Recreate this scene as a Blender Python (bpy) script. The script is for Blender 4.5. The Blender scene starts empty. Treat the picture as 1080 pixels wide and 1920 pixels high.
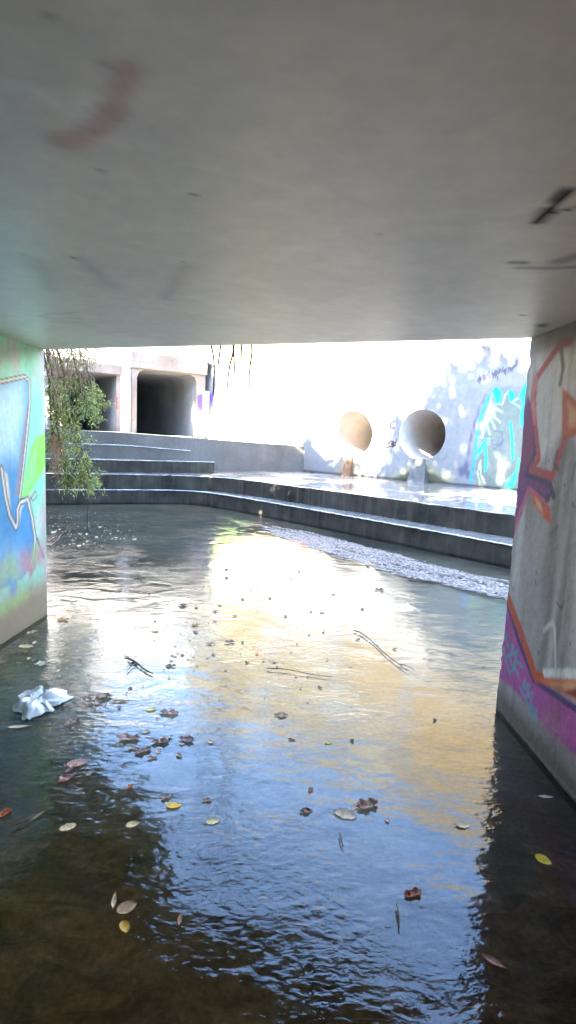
import bpy, math, random
import numpy as np
from mathutils import Vector
random.seed(7); rng = np.random.default_rng(7)
S = bpy.context.scene
C = S.collection
R = math.radians

# ------------------------------------------------------------------ camera
H = 1.4
FPX = 1050.0
PITCH, ROLL = R(7.5), R(2.5)
_F = np.array([0, math.cos(PITCH), -math.sin(PITCH)])
_r = np.array([1.0, 0, 0]); _u = np.array([0, math.sin(PITCH), math.cos(PITCH)])
_R = math.cos(ROLL)*_r + math.sin(ROLL)*_u
_U = -math.sin(ROLL)*_r + math.cos(ROLL)*_u
EYE = np.array([0, 0, H])
cd = bpy.data.cameras.new('camera'); cam = bpy.data.objects.new('camera', cd); C.objects.link(cam)
from mathutils import Matrix
cam.matrix_world = Matrix(((_R[0], _U[0], -_F[0], 0), (_R[1], _U[1], -_F[1], 0), (_R[2], _U[2], -_F[2], H), (0, 0, 0, 1)))
cd.sensor_fit = 'VERTICAL'; cd.sensor_height = 24; cd.lens = 24*FPX/1920
cd.clip_start = 0.02; cd.clip_end = 3000
S.camera = cam

# ------------------------------------------------------------------ light
SUN_EL = R(36)
SUN_DIR = Vector((-0.66*math.cos(SUN_EL), -0.751*math.cos(SUN_EL), math.sin(SUN_EL)))   # towards the sun
w = bpy.data.worlds.new('World'); S.world = w; w.use_nodes = True
wn = w.node_tree.nodes; wl = w.node_tree.links
sky = wn.new('ShaderNodeTexSky'); sky.sky_type = 'NISHITA'; sky.sun_disc = False
sky.sun_elevation = SUN_EL
sky.sun_rotation = math.atan2(SUN_DIR.x, SUN_DIR.y)
sky.air_density = 1.0; sky.dust_density = 0.6; sky.ozone_density = 3.0
wn['Background'].inputs['Strength'].default_value = 0.066
wl.new(sky.outputs[0], wn['Background'].inputs['Color'])
sd = bpy.data.lights.new('sun', 'SUN'); sd.energy = 5.0; sd.angle = R(0.5); sd.color = (1, 0.91, 0.77)
so = bpy.data.objects.new('sun', sd); C.objects.link(so)
so.rotation_euler = SUN_DIR.to_track_quat('Z', 'Y').to_euler()
S.view_settings.view_transform = 'Standard'; S.view_settings.look = 'None'
S.view_settings.gamma = 1; S.view_settings.use_curve_mapping = False
S.view_settings.exposure = 6.2
S.cycles.max_bounces = 12; S.cycles.diffuse_bounces = 7; S.cycles.glossy_bounces = 5
S.cycles.transparent_max_bounces = 16
S.cycles.caustics_reflective = True; S.cycles.blur_glossy = .5; S.cycles.caustics_refractive = False
S.cycles.sample_clamp_indirect = 12

# ------------------------------------------------------------------ pixel -> place helpers
def ray(x, y): return _F + _R*(x-540)/FPX - _U*(y-960)/FPX
def at(x, y, z=0.0):
    d = ray(x, y); t = (z-H)/d[2]; return EYE + t*d
def on_plane(x, y, p, n):
    d = ray(x, y); p = np.array(p, float); n = np.array(n, float)
    return EYE + d*(((p-EYE)@n)/(d@n))

def lin(c):
    c = np.array(c, float)/255.0
    return np.where(c <= .04045, c/12.92, ((c+.055)/1.055)**2.4)
def hx(s): return lin([int(s[i:i+2], 16) for i in (0, 2, 4)])

# ------------------------------------------------------------------ objects
def tag(o, label=None, cat=None, group=None, kind=None):
    if label: o['label'] = label
    if cat: o['category'] = cat
    if group: o['group'] = group
    if kind: o['kind'] = kind
    return o
def empty(name, loc=(0, 0, 0)):
    o = bpy.data.objects.new(name, None); C.objects.link(o); o.location = loc; o.empty_display_size = .2
    return o
class MB:
    def __init__(s): s.v = []; s.f = []; s.m = []; s.n = 0; s.c = []
    def add(s, verts, faces, mi=0, col=None):
        verts = [tuple(map(float, p)) for p in verts]
        s.v += verts; s.f += [tuple(i+s.n for i in f) for f in faces]; s.m += [mi]*len(faces); s.n += len(verts)
        s.c += [tuple(col) if col is not None else (1, 1, 1)]*len(verts) if not isinstance(col, np.ndarray) or col.ndim == 1 else [tuple(c) for c in col]
    def build(s, name, mats, parent=None, smooth=False, loc=None):
        me = bpy.data.meshes.new(name)
        off = np.array(loc if loc is not None else (0, 0, 0), float)
        par = np.array(parent.matrix_basis.translation if parent is not None else (0, 0, 0), float)
        if parent is not None and parent.parent is not None: par = par + np.array(parent.parent.location)
        va = np.array(s.v) - off
        me.from_pydata(va.tolist(), [], s.f)
        if not isinstance(mats, (list, tuple)): mats = [mats]
        for m in mats: me.materials.append(m)
        me.polygons.foreach_set('material_index', s.m)
        if smooth: me.polygons.foreach_set('use_smooth', [True]*len(s.f))
        a = me.color_attributes.new('paint', 'FLOAT_COLOR', 'POINT')
        ca = np.ones((len(s.v), 4)); ca[:, :3] = np.array(s.c); a.data.foreach_set('color', ca.ravel())
        me.update()
        o = bpy.data.objects.new(name, me); C.objects.link(o)
        if parent is not None: o.parent = parent
        o.location = off - par if parent is not None else off
        return o
    def box(s, lo, hi, mi=0, col=None):
        x0, y0, z0 = lo; x1, y1, z1 = hi
        s.add([(x0,y0,z0),(x1,y0,z0),(x1,y1,z0),(x0,y1,z0),(x0,y0,z1),(x1,y0,z1),(x1,y1,z1),(x0,y1,z1)],
              [(0,3,2,1),(4,5,6,7),(0,1,5,4),(1,2,6,5),(2,3,7,6),(3,0,4,7)], mi, col)
    def prism(s, poly, z0, z1, mi=0, col=None):
        n = len(poly)
        v = [(p[0], p[1], z0) for p in poly]+[(p[0], p[1], z1) for p in poly]
        f = [tuple(range(n-1, -1, -1)), tuple(range(n, 2*n))]+[(i, (i+1) % n, n+(i+1) % n, n+i) for i in range(n)]
        s.add(v, f, mi, col)
    def tube(s, pts, r0, r1=None, k=5, mi=0, col=None):
        pts = np.array(pts, float); n = len(pts); r1 = r0 if r1 is None else r1
        vs = []; 
        for i in range(n):
            t = pts[min(i+1, n-1)]-pts[max(i-1, 0)]; t = t/(np.linalg.norm(t)+1e-9)
            a = np.cross(t, [0.3, 0.2, 1.0]); 
            if np.linalg.norm(a) < 1e-3: a = np.cross(t, [1, 0, 0])
            a /= np.linalg.norm(a); b = np.cross(t, a); rr = r0+(r1-r0)*i/max(n-1, 1)
            for j in range(k):
                q = 2*math.pi*j/k; vs.append(pts[i]+rr*(a*math.cos(q)+b*math.sin(q)))
        f = [(i*k+j, i*k+(j+1) % k, (i+1)*k+(j+1) % k, (i+1)*k+j) for i in range(n-1) for j in range(k)]
        f += [tuple(range(k-1, -1, -1)), tuple((n-1)*k+j for j in range(k))]
        s.add(vs, f, mi, col)

# ------------------------------------------------------------------ paint: spray layers on wall points (u,v)
def seg_dist(P, a, b):
    a = np.array(a, float); b = np.array(b, float); d = b-a; L = d@d+1e-12
    t = np.clip(((P-a)@d)/L, 0, 1); q = a+t[:, None]*d
    return np.hypot(*(P-q).T)
def inside(P, poly):
    r = np.zeros(len(P), bool); n = len(poly)
    for i in range(n):
        x0, y0 = poly[i]; x1, y1 = poly[(i+1) % n]
        c = ((y0 > P[:, 1]) != (y1 > P[:, 1]))
        xx = (x1-x0)*(P[:, 1]-y0)/((y1-y0) if abs(y1-y0) > 1e-9 else 1e-9)+x0
        r ^= c & (P[:, 0] < xx)
    return r
class Canvas:
    def __init__(s, P, base): s.P = P; s.c = np.tile(np.array(base, float), (len(P), 1))
    def _mix(s, a, col): s.c += a[:, None]*(np.array(col)-s.c)
    def poly(s, pts, col, soft=.01, alpha=1.0):
        pts = np.array(pts, float); d = np.full(len(s.P), 1e9)
        for i in range(len(pts)): d = np.minimum(d, seg_dist(s.P, pts[i], pts[(i+1) % len(pts)]))
        sd = np.where(inside(s.P, pts), d, -d); a = np.clip(sd/soft*.5+.5, 0, 1); s._mix(a*a*(3-2*a)*alpha, col)
    def stroke(s, pts, wd, col, soft=.01, alpha=1.0):
        d = np.full(len(s.P), 1e9)
        for i in range(len(pts)-1): d = np.minimum(d, seg_dist(s.P, pts[i], pts[i+1]))
        a = np.clip((wd/2-d)/soft+.5, 0, 1); s._mix(a*a*(3-2*a)*alpha, col)
    def blob(s, p, rx, ry, col, alpha=1.0, hard=1.0):
        q = ((s.P[:, 0]-p[0])/rx)**2+((s.P[:, 1]-p[1])/ry)**2; a = np.exp(-q**hard)*alpha; s._mix(a, col)

# ------------------------------------------------------------------ materials
def mat(name):
    m = bpy.data.materials.new(name); m.use_nodes = True; nt = m.node_tree
    b = nt.nodes['Principled BSDF']
    return m, nt, b
def N(nt, t, **k):
    n = nt.nodes.new(t)
    for a, v in k.items():
        if a.startswith('i_'): n.inputs[a[2:].replace('_', ' ')].default_value = v
        else: setattr(n, a, v)
    return n
def noise(nt, scale, detail=5, rough=.55, vec=None, dist=0):
    n = N(nt, 'ShaderNodeTexNoise'); n.inputs['Scale'].default_value = scale; n.inputs['Detail'].default_value = detail
    n.inputs['Roughness'].default_value = rough; n.inputs['Distortion'].default_value = dist
    if vec is not None: nt.links.new(vec, n.inputs['Vector'])
    return n.outputs['Fac']
def geo(nt, scale=(1, 1, 1), rot=(0, 0, 0)):
    g = N(nt, 'ShaderNodeNewGeometry'); mp = N(nt, 'ShaderNodeMapping')
    mp.inputs['Scale'].default_value = scale; mp.inputs['Rotation'].default_value = rot
    nt.links.new(g.outputs['Position'], mp.inputs['Vector']); return mp.outputs[0]
def ramp(nt, fac, stops):
    r = N(nt, 'ShaderNodeValToRGB'); el = r.color_ramp.elements
    while len(el) < len(stops): el.new(.5)
    for e, (p, c) in zip(el, stops): e.position = p; e.color = (*c, 1) if not np.isscalar(c) else (c, c, c, 1)
    nt.links.new(fac, r.inputs[0]); return r.outputs[0]
def mix(nt, fac, a, b, mode='MIX'):
    n = N(nt, 'ShaderNodeMix', data_type='RGBA', blend_type=mode)
    for s, v in ((n.inputs[0], fac), (n.inputs[6], a), (n.inputs[7], b)):
        if isinstance(v, (int, float)): s.default_value = v
        elif isinstance(v, (tuple, list, np.ndarray)): s.default_value = (*[float(q) for q in v], 1)
        else: nt.links.new(v, s)
    return n.outputs[2]
def bump(nt, b, h, strength=.3, dist=.01):
    n = N(nt, 'ShaderNodeBump'); n.inputs['Strength'].default_value = strength; n.inputs['Distance'].default_value = dist
    nt.links.new(h, n.inputs['Height']); nt.links.new(n.outputs[0], b.inputs['Normal']); return n

def concrete(name, c0, c1, scale=2.0, rough=.85, painted=False, streak=0.25, streak_col=(.05, .045, .04), spec=.3, bmp=.25, pits=.0, low=None):
    m, nt, b = mat(name); L = nt.links
    v = geo(nt)
    n1 = noise(nt, scale, 8, .6, v); n2 = noise(nt, scale*14, 4, .6, v)
    if painted:
        at_ = N(nt, 'ShaderNodeAttribute', attribute_name='paint'); base = at_.outputs['Color']
        tone = ramp(nt, n1, [(.3, .78), (.7, 1.06)]); col = mix(nt, 1.0, base, tone, 'MULTIPLY')
    else:
        col = mix(nt, ramp(nt, n1, [(.32, 0.0), (.68, 1.0)]), c0, c1)
    fine = ramp(nt, n2, [(.3, .86), (.75, 1.07)]); col = mix(nt, 1.0, col, fine, 'MULTIPLY')
    vs = geo(nt, (7, 7, .55)); st = noise(nt, 1.3, 5, .6, vs)
    st = ramp(nt, st, [(.5, 0.0), (.75, streak)]); col = mix(nt, st, col, streak_col)
    if low is not None:      # damp growth near the waterline: (z where it ends, colour)
        g = N(nt, 'ShaderNodeNewGeometry'); sx = N(nt, 'ShaderNodeSeparateXYZ'); L.new(g.outputs['Position'], sx.inputs[0])
        ad = N(nt, 'ShaderNodeMath', operation='MULTIPLY_ADD'); L.new(n1, ad.inputs[0]); ad.inputs[1].default_value = -.35; L.new(sx.outputs['Z'], ad.inputs[2])
        mr = N(nt, 'ShaderNodeMapRange'); mr.inputs['From Min'].default_value = low[0]-.17; mr.inputs['From Max'].default_value = low[0]-.30
        L.new(ad.outputs[0], mr.inputs[0]); mm = N(nt, 'ShaderNodeMath', operation='MULTIPLY'); L.new(mr.outputs[0], mm.inputs[0]); mm.inputs[1].default_value = low[2]
        col = mix(nt, mm.outputs[0], col, low[1])
    if pits:
        vo = N(nt, 'ShaderNodeTexVoronoi'); vo.inputs['Scale'].default_value = 3.1; L.new(v, vo.inputs['Vector'])
        pt = ramp(nt, vo.outputs['Distance'], [(.02, 1.0), (.05, 0.0)]); pm = N(nt, 'ShaderNodeMath', operation='MULTIPLY'); L.new(pt, pm.inputs[0]); pm.inputs[1].default_value = pits
        col = mix(nt, pm.outputs[0], col, (.06, .055, .05))
    L.new(col, b.inputs['Base Color']); b.inputs['Roughness'].default_value = rough
    b.inputs['Specular IOR Level'].default_value = spec
    h = mix(nt, .5, n1, n2); bump(nt, b, h, bmp, .02)
    return m
def plain(name, col, rough=.7, var=.25, scale=8, spec=.3, attr=False):
    m, nt, b = mat(name); n1 = noise(nt, scale, 4, .6, geo(nt))
    t = ramp(nt, n1, [(.3, 1-var), (.7, 1+var*.6)])
    base = N(nt, 'ShaderNodeAttribute', attribute_name='paint').outputs['Color'] if attr else tuple(col)
    nt.links.new(mix(nt, 1.0, base, t, 'MULTIPLY'), b.inputs['Base Color'])
    b.inputs['Roughness'].default_value = rough; b.inputs['Specular IOR Level'].default_value = spec
    return m
def leafy(name, rough=.55, trans=.3, attr=True, col=(.1, .1, .03)):
    m, nt, b = mat(name); L = nt.links
    base = N(nt, 'ShaderNodeAttribute', attribute_name='paint').outputs['Color']
    n1 = noise(nt, 60, 3, .6, geo(nt)); c = mix(nt, 1.0, base, ramp(nt, n1, [(.3, .7), (.7, 1.15)]), 'MULTIPLY')
    L.new(c, b.inputs['Base Color']); b.inputs['Roughness'].default_value = rough; b.inputs['Specular IOR Level'].default_value = .3
    t = N(nt, 'ShaderNodeBsdfTranslucent'); L.new(c, t.inputs['Color'])
    ms = N(nt, 'ShaderNodeMixShader'); ms.inputs[0].default_value = trans
    L.new(b.outputs[0], ms.inputs[1]); L.new(t.outputs[0], ms.inputs[2]); L.new(ms.outputs[0], nt.nodes['Material Output'].inputs['Surface'])
    return m

M_ceil = concrete('soffit_paint', None, None, .9, .55, painted=True, streak=.04, bmp=.02, pits=.35, spec=1.0)
_cb = M_ceil.node_tree.nodes['Principled BSDF']; _cb.inputs['Coat Weight'].default_value = 1.0; _cb.inputs['Coat Roughness'].default_value = .42; _cb.inputs['Coat IOR'].default_value = 1.7
_nt = M_ceil.node_tree; _a = N(_nt, 'ShaderNodeAttribute', attribute_name='paint'); _sp = N(_nt, 'ShaderNodeSeparateColor'); _nt.links.new(_a.outputs['Color'], _sp.inputs[0])
_mr = N(_nt, 'ShaderNodeMapRange'); _mr.inputs['From Min'].default_value = .12; _mr.inputs['From Max'].default_value = .6; _nt.links.new(_sp.outputs[1], _mr.inputs[0])   # spray paint is matt
_nt.links.new(_mr.outputs[0], _cb.inputs['Coat Weight']); _nt.links.new(_mr.outputs[0], _cb.inputs['Specular IOR Level'])
M_pwall = concrete('painted_wall', None, None, 1.6, .7, painted=True, streak=.22, bmp=.2, low=(.27, (.16, .115, .06), .8))
M_pier = concrete('painted_pier', None, None, 1.6, .75, painted=True, streak=.7, streak_col=(.07, .066, .062), bmp=.4, low=(.19, (.07, .06, .038), .85))
M_back = concrete('painted_back_wall', None, None, .8, .85, painted=True, streak=.10, bmp=.1, spec=.04)
M_conc = concrete('raw_concrete', (.34, .32, .29), (.5, .47, .43), 1.2, .9)
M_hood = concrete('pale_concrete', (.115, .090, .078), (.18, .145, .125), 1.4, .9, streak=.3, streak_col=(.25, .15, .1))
M_inside = concrete('culvert_interior', (.14, .145, .15), (.22, .225, .23), 1.0, .9)
M_pipe = concrete('pipe_concrete', (.20, .18, .165), (.26, .235, .21), 1.5, .85, streak=.1)
M_step = concrete('damp_step_concrete', (.0085, .0072, .0048), (.046, .040, .029), 2.2, .7, streak=.55, streak_col=(.075, .064, .046), spec=.15)
M_upper = concrete('upper_platform_concrete', (.058, .052, .045), (.105, .095, .08), 1.1, .8, streak=.5, streak_col=(.07, .06, .05))

def wet_top():
    m, nt, b = mat('wet_platform_top'); L = nt.links; v = geo(nt)
    n1 = noise(nt, .9, 4, .5, v); n2 = noise(nt, 9, 5, .6, v)
    c = mix(nt, ramp(nt, n2, [(.3, 0.), (.7, 1.)]), (.10, .09, .075), (.2, .18, .155)); L.new(c, b.inputs['Base Color'])
    L.new(ramp(nt, n1, [(.45, .04), (.62, .3)]), b.inputs['Roughness']); b.inputs['IOR'].default_value = 1.5
    bump(nt, b, noise(nt, 5, 3, .5, geo(nt, (1, 1, 1))), .12, .01)
    return m
M_wet = wet_top()

def water_mat():
    m, nt, b = mat('shallow_water'); L = nt.links; nt.nodes.remove(b)
    v1 = geo(nt, (3.0, 4.6, 1), (0, 0, R(-28))); v2 = geo(nt, (9, 17, 1), (0, 0, R(-20))); v0 = geo(nt, (.6, .6, 1))
    a = noise(nt, 1.0, 3, .5, v1, .6); c = noise(nt, 1.0, 4, .55, v2, .5); mk = ramp(nt, noise(nt, 1.0, 3, .55, v0), [(.40, .06), (.66, .8)])
    cm = N(nt, 'ShaderNodeMath', operation='MULTIPLY'); L.new(c, cm.inputs[0]); L.new(mk, cm.inputs[1])
    v3 = geo(nt, (24, 38, 1), (0, 0, R(-12))); e = noise(nt, 1.0, 3, .5, v3, .4); em = N(nt, 'ShaderNodeMath', operation='MULTIPLY'); L.new(e, em.inputs[0])
    L.new(ramp(nt, noise(nt, 1.7, 4, .6, v0), [(.42, .03), (.60, .52)]), em.inputs[1]); ad = N(nt, 'ShaderNodeMath', operation='ADD'); L.new(a, ad.inputs[0]); L.new(em.outputs[0], ad.inputs[1]); a = ad.outputs[0]
    h = N(nt, 'ShaderNodeMath', operation='MULTIPLY_ADD'); L.new(cm.outputs[0], h.inputs[0]); h.inputs[1].default_value = .42; L.new(a, h.inputs[2])
    bp = N(nt, 'ShaderNodeBump'); bp.inputs['Strength'].default_value = 1.0; bp.inputs['Distance'].default_value = .0066; L.new(h.outputs[0], bp.inputs['Height'])
    fr = N(nt, 'ShaderNodeFresnel'); fr.inputs['IOR'].default_value = 1.43; L.new(bp.outputs[0], fr.inputs['Normal'])
    gl = N(nt, 'ShaderNodeBsdfGlossy'); gl.inputs['Roughness'].default_value = .02; L.new(bp.outputs[0], gl.inputs['Normal'])
    tr = N(nt, 'ShaderNodeBsdfTransparent'); tr.inputs['Color'].default_value = (.94, .92, .84, 1)
    ms = N(nt, 'ShaderNodeMixShader'); L.new(fr.outputs[0], ms.inputs[0]); L.new(tr.outputs[0], ms.inputs[1]); L.new(gl.outputs[0], ms.inputs[2])
    L.new(ms.outputs[0], nt.nodes['Material Output'].inputs['Surface'])
    return m
M_water = water_mat()
def bed_mat():
    m, nt, b = mat('algae_bed'); L = nt.links
    v = geo(nt, (5, 11, 5), (0, 0, R(35))); n1 = noise(nt, 1.0, 8, .68, v, .8); n2 = noise(nt, 1.1, 4, .6, geo(nt)); n3 = noise(nt, 45, 5, .7, geo(nt))
    c = mix(nt, ramp(nt, n1, [(.3, 0.), (.72, 1.)]), (.16, .128, .078), (.85, .66, .43))
    c = mix(nt, ramp(nt, n2, [(.38, 0.), (.62, .75)]), c, (.15, .15, .075))
    c = mix(nt, 1.0, c, ramp(nt, n3, [(.25, .5), (.8, 1.6)]), 'MULTIPLY')
    gg = N(nt, 'ShaderNodeNewGeometry'); ds = N(nt, 'ShaderNodeVectorMath', operation='DISTANCE'); L.new(gg.outputs['Position'], ds.inputs[0]); ds.inputs[1].default_value = (.95, 5.1, -.04)
    da = N(nt, 'ShaderNodeMath', operation='MULTIPLY_ADD'); L.new(n2, da.inputs[0]); da.inputs[1].default_value = 1.6; L.new(ds.outputs['Value'], da.inputs[2])
    bounce_patch = N(nt, 'ShaderNodeMapRange'); bounce_patch.inputs['From Min'].default_value = 3.3; bounce_patch.inputs['From Max'].default_value = 1.9; L.new(da.outputs[0], bounce_patch.inputs[0])
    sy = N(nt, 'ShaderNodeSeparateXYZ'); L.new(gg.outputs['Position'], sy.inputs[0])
    far_dark = N(nt, 'ShaderNodeMapRange'); far_dark.inputs['From Min'].default_value = 3.0; far_dark.inputs['From Max'].default_value = 5.0; L.new(sy.outputs['Y'], far_dark.inputs[0])
    c = mix(nt, far_dark.outputs[0], c, mix(nt, 1.0, c, (.22, .22, .19), 'MULTIPLY'))  # bed colour much darker out beyond the culvert mouth
    right_dark = N(nt, 'ShaderNodeMapRange'); right_dark.inputs['From Min'].default_value = .35; right_dark.inputs['From Max'].default_value = .75; L.new(sy.outputs['X'], right_dark.inputs[0])
    c = mix(nt, right_dark.outputs[0], c, mix(nt, 1.0, c, (.30, .29, .27), 'MULTIPLY'))      # bed colour darkened by the right wall, deepening the pier's dark reflection
    c = mix(nt, bounce_patch.outputs[0], c, (.19, .155, .11))  # paler bed patch added to bounce light up onto the soffit
    L.new(c, b.inputs['Base Color']); b.inputs['Roughness'].default_value = .9
    bump(nt, b, n1, .6, .03)
    return m
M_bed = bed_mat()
M_glint = plain('pale_glint', (.42, .40, .36), .7, .4, 30)
M_bounce = concrete('bounce_slab_concrete', (.42, .40, .36), (.5, .47, .43), 1.0)
M_soil = plain('soil', (.10, .08, .05), .95)
M_leaf = leafy('leaf_surface'); M_foliage = leafy('foliage', .5, .35)
M_bark = plain('bark', (.09, .07, .05), .9, .4, 20)
M_twig = plain('dry_twig', (.16, .12, .08), .85, .35, 30)
M_vine = plain('dead_vine', (.007, .005, .004), .9, .3, 30)
M_attr = plain('tinted', None, .8, .15, 12, attr=True)

# ------------------------------------------------------------------ setting: bed, water, ground
LW0 = np.array([-1.79, 4.10]); LWd = np.array([math.sin(R(2.5)), math.cos(R(2.5))])     # culvert left wall, end point and direction
RW0 = np.array([1.18, 2.90]); RWd = np.array([-math.sin(R(1.7)), math.cos(R(1.7))])     # right wall
CEIL = 1.95
BACKY = -3.0
b = MB(); b.add([(-9, -13, -.04), (12, -13, -.04), (12, 16, -.04), (-9, 16, -.04)], [(0, 1, 2, 3)])
tag(b.build('stream_bed', M_bed), kind='structure')
b = MB(); b.add([(-9, -13, 0), (12, -13, 0), (12, 15.9, 0), (-9, 15.9, 0)], [(0, 1, 2, 3)])
tag(b.build('water', M_water), kind='structure')

b = MB(); b.box((-7, -13, -.03), (7, -2.9, .03)); tag(b.build('bounce_slab', M_bounce), kind='structure')  # unseen slab behind the camera, added to bounce sunlight onto the soffit

# ------------------------------------------------------------------ the culvert we stand in
und = tag(empty('road_culvert', (0, 0, 0)), 'low concrete road culvert framing the view, pale soffit over graffiti covered side walls', 'culvert')

def wall_pix(p0, d):
    n = np.array([d[1], -d[0], 0]); P = np.array([p0[0], p0[1], 0])
    def f(x, y):
        q = on_plane(x, y, P, n); return np.array([(q[:2]-p0)@d, q[2]])
    return f
Lp = wall_pix(LW0, LWd); Rp = wall_pix(RW0, RWd)
def P(fn, pts, s=1.0, o=(0, 0)): return [fn(o[0]+s*x, o[1]+s*y) for x, y in pts]

def painted_wall(name, p0, d, u0, u1, du, thick, side, paint, material, rag=None, z0=-.25, z1=CEIL):
    nu = int((u1-u0)/du)+1; nv = int((z1-z0)/du)+1
    us = np.linspace(u0, u1, nu); vs = np.linspace(z0, z1, nv)
    U, V = np.meshgrid(us, vs); pts = np.c_[U.ravel(), V.ravel()]
    col = paint(pts)
    U2 = U.copy()
    if rag is not None: U2[:, -1] = rag(vs); U2[:, -2] = np.minimum(U2[:, -2], U2[:, -1]-du*.5)
    X = p0[0]+d[0]*U2; Y = p0[1]+d[1]*U2
    v = np.c_[X.ravel(), Y.ravel(), V.ravel()]
    f = [(j*nu+i, j*nu+i+1, (j+1)*nu+i+1, (j+1)*nu+i) for j in range(nv-1) for i in range(nu-1)]
    m = MB(); m.add(v, f, 0, col)
    nrm = np.array([d[1], -d[0]])*side*thick
    back = v.copy(); back[:, 0] += nrm[0]; back[:, 1] += nrm[1]
    # end face (rag edge) and rear block
    e = [j*nu+nu-1 for j in range(nv)]
    ev = np.r_[v[e], back[e]]; ef = [(j, j+1, nv+j+1, nv+j) for j in range(nv-1)]
    m.add(ev, ef, 0, np.r_[col[e], col[e]])
    a = v[0]; bk = back
    c4 = [0, nu-1, nv*nu-1, (nv-1)*nu]
    m.add(bk[c4], [(0, 1, 2, 3)], 0, col[0])
    # long plain run of wall behind the camera
    far = u0-2.2
    q = lambda uu, off, z: (p0[0]+d[0]*uu+nrm[0]*off, p0[1]+d[1]*uu+nrm[1]*off, z)
    m.add([q(far, 0, z0), q(u0, 0, z0), q(u0, 0, z1), q(far, 0, z1)], [(0, 1, 2, 3)], 0, col[nu*(nv//2)])
    return m.build(name, material, und, smooth=False)

def paint_left(Q):
    c = Canvas(Q, hx('9fb8a4'))
    mint, blue, lblue, grn, lime = hx('86d6b4'), hx('4b93c4'), hx('a9d2e6'), hx('8fd98c'), hx('86e055')
    c.poly(P(Lp, [(-400, 500), (95, 640), (95, 1120), (-400, 1400)]), mint, .03)
    for k in range(60):                                   # earlier layers showing through the mint
        p = Lp(random.uniform(-60, 88), random.uniform(640, 1150)); c.blob(p, random.uniform(.03, .10), random.uniform(.04, .18), random.choice([hx('b9b0b4'), hx('a5c9b6'), hx('c6a9b8'), hx('7cc9a4'), hx('c9c2bb')]), .55, 1.5)
    c.poly(P(Lp, [(72, 650), (90, 650), (90, 1150), (80, 1100), (78, 960), (84, 900), (76, 850), (82, 760), (70, 700)]), hx('b8a8a6'), .05, .8)
    c.poly(P(Lp, [(68, 820), (86, 810), (88, 870), (70, 900), (52, 930), (38, 935), (58, 840)]), lime, .02)
    c.poly(P(Lp, [(70, 830), (66, 900), (40, 935), (50, 880)]), grn, .02, .8)
    big = [(-300, 760), (-120, 735), (0, 716), (46, 706), (55, 712), (57, 760), (48, 860), (36, 932), (52, 934), (62, 975), (66, 1020), (58, 1060), (42, 1085), (0, 1105), (-300, 1200)]
    c.poly(P(Lp, big), blue, .015)
    c.poly(P(Lp, [(-300, 765), (0, 720), (44, 710), (44, 770), (30, 850), (0, 860), (-300, 900)]), hx('bfe0ee'), .14, 1.0)
    c.poly(P(Lp, [(0, 1010), (40, 1020), (36, 1075), (0, 1080), (-100, 1090), (-100, 1010)]), hx('8cbcd8'), .10, .5)
    c.poly(P(Lp, [(50, 760), (56, 745), (55, 800), (38, 930), (28, 932), (36, 860)]), hx('8d8590'), .02)
    c.poly(P(Lp, [(4, 880), (14, 890), (18, 920), (20, 960), (30, 985), (34, 960), (36, 940), (52, 936), (40, 955), (36, 985), (30, 994), (14, 960)]), hx('d9d3c4'), .012)
    for wd, col in ((.045, hx('3b3f45')), (.02, hx('e6e0cf'))):
        c.stroke(P(Lp, [(3, 878), (10, 930), (18, 965), (30, 990), (33, 980), (33, 955), (38, 942), (52, 936), (60, 970), (66, 1010), (64, 1040), (55, 1065)]), wd, col, .012)
        c.stroke(P(Lp, [(-200, 750), (0, 716), (46, 706), (55, 714), (56, 755), (50, 820), (37, 934)]), wd*.7, col, .012)
    c.poly(P(Lp, [(58, 1060), (66, 1030), (68, 1060), (56, 1085)]), hx('77707a'), .015)
    c.stroke(P(Lp, [(70, 1010), (76, 1030), (82, 1045)]), .02, hx('3d5550'), .01)
    c.stroke(P(Lp, [(58, 935), (66, 920), (70, 930), (62, 940), (58, 932)]), .008, hx('56605c'), .008)
    for x in range(-60, 84, 9):                           # worn ragged foot of the paint
        c.blob(Lp(x, 1085-x*.55+random.uniform(-18, 14)), .07, .09, random.choice([hx('b9808c'), hx('a7b0a8'), hx('c9a8a0'), hx('9fbb7c')]), .75, 1.3)
    c.poly(P(Lp, [(18, 1090), (32, 1085), (32, 1140), (22, 1150)]), hx('6f9fc4'), .015, .9)
    c.poly(P(Lp, [(-300, 1190), (0, 1130), (60, 1090), (90, 1085), (90, 1300), (-300, 1500)]), hx('a5876a'), .12, .95)
    c.poly(P(Lp, [(0, 1135), (40, 1112), (62, 1110), (50, 1125), (0, 1160)]), hx('9dba6f'), .03, .8)
    c.stroke(P(Lp, [(-60, 1250), (0, 1208), (88, 1149)]), .03, hx('5d7d3a'), .02, .8)
    c.stroke(P(Lp, [(0, 660), (40, 655), (84, 662)]), .10, hx('5f6663'), .12, .5)
    c.c *= np.array([.72, .66, .58])
    return c.c
painted_wall('side_wall', LW0, LWd, -4.6, 0.0, .0115, .4, -1, paint_left, M_pwall)['label'] = 'left side wall with blue and mint graffiti'

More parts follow.
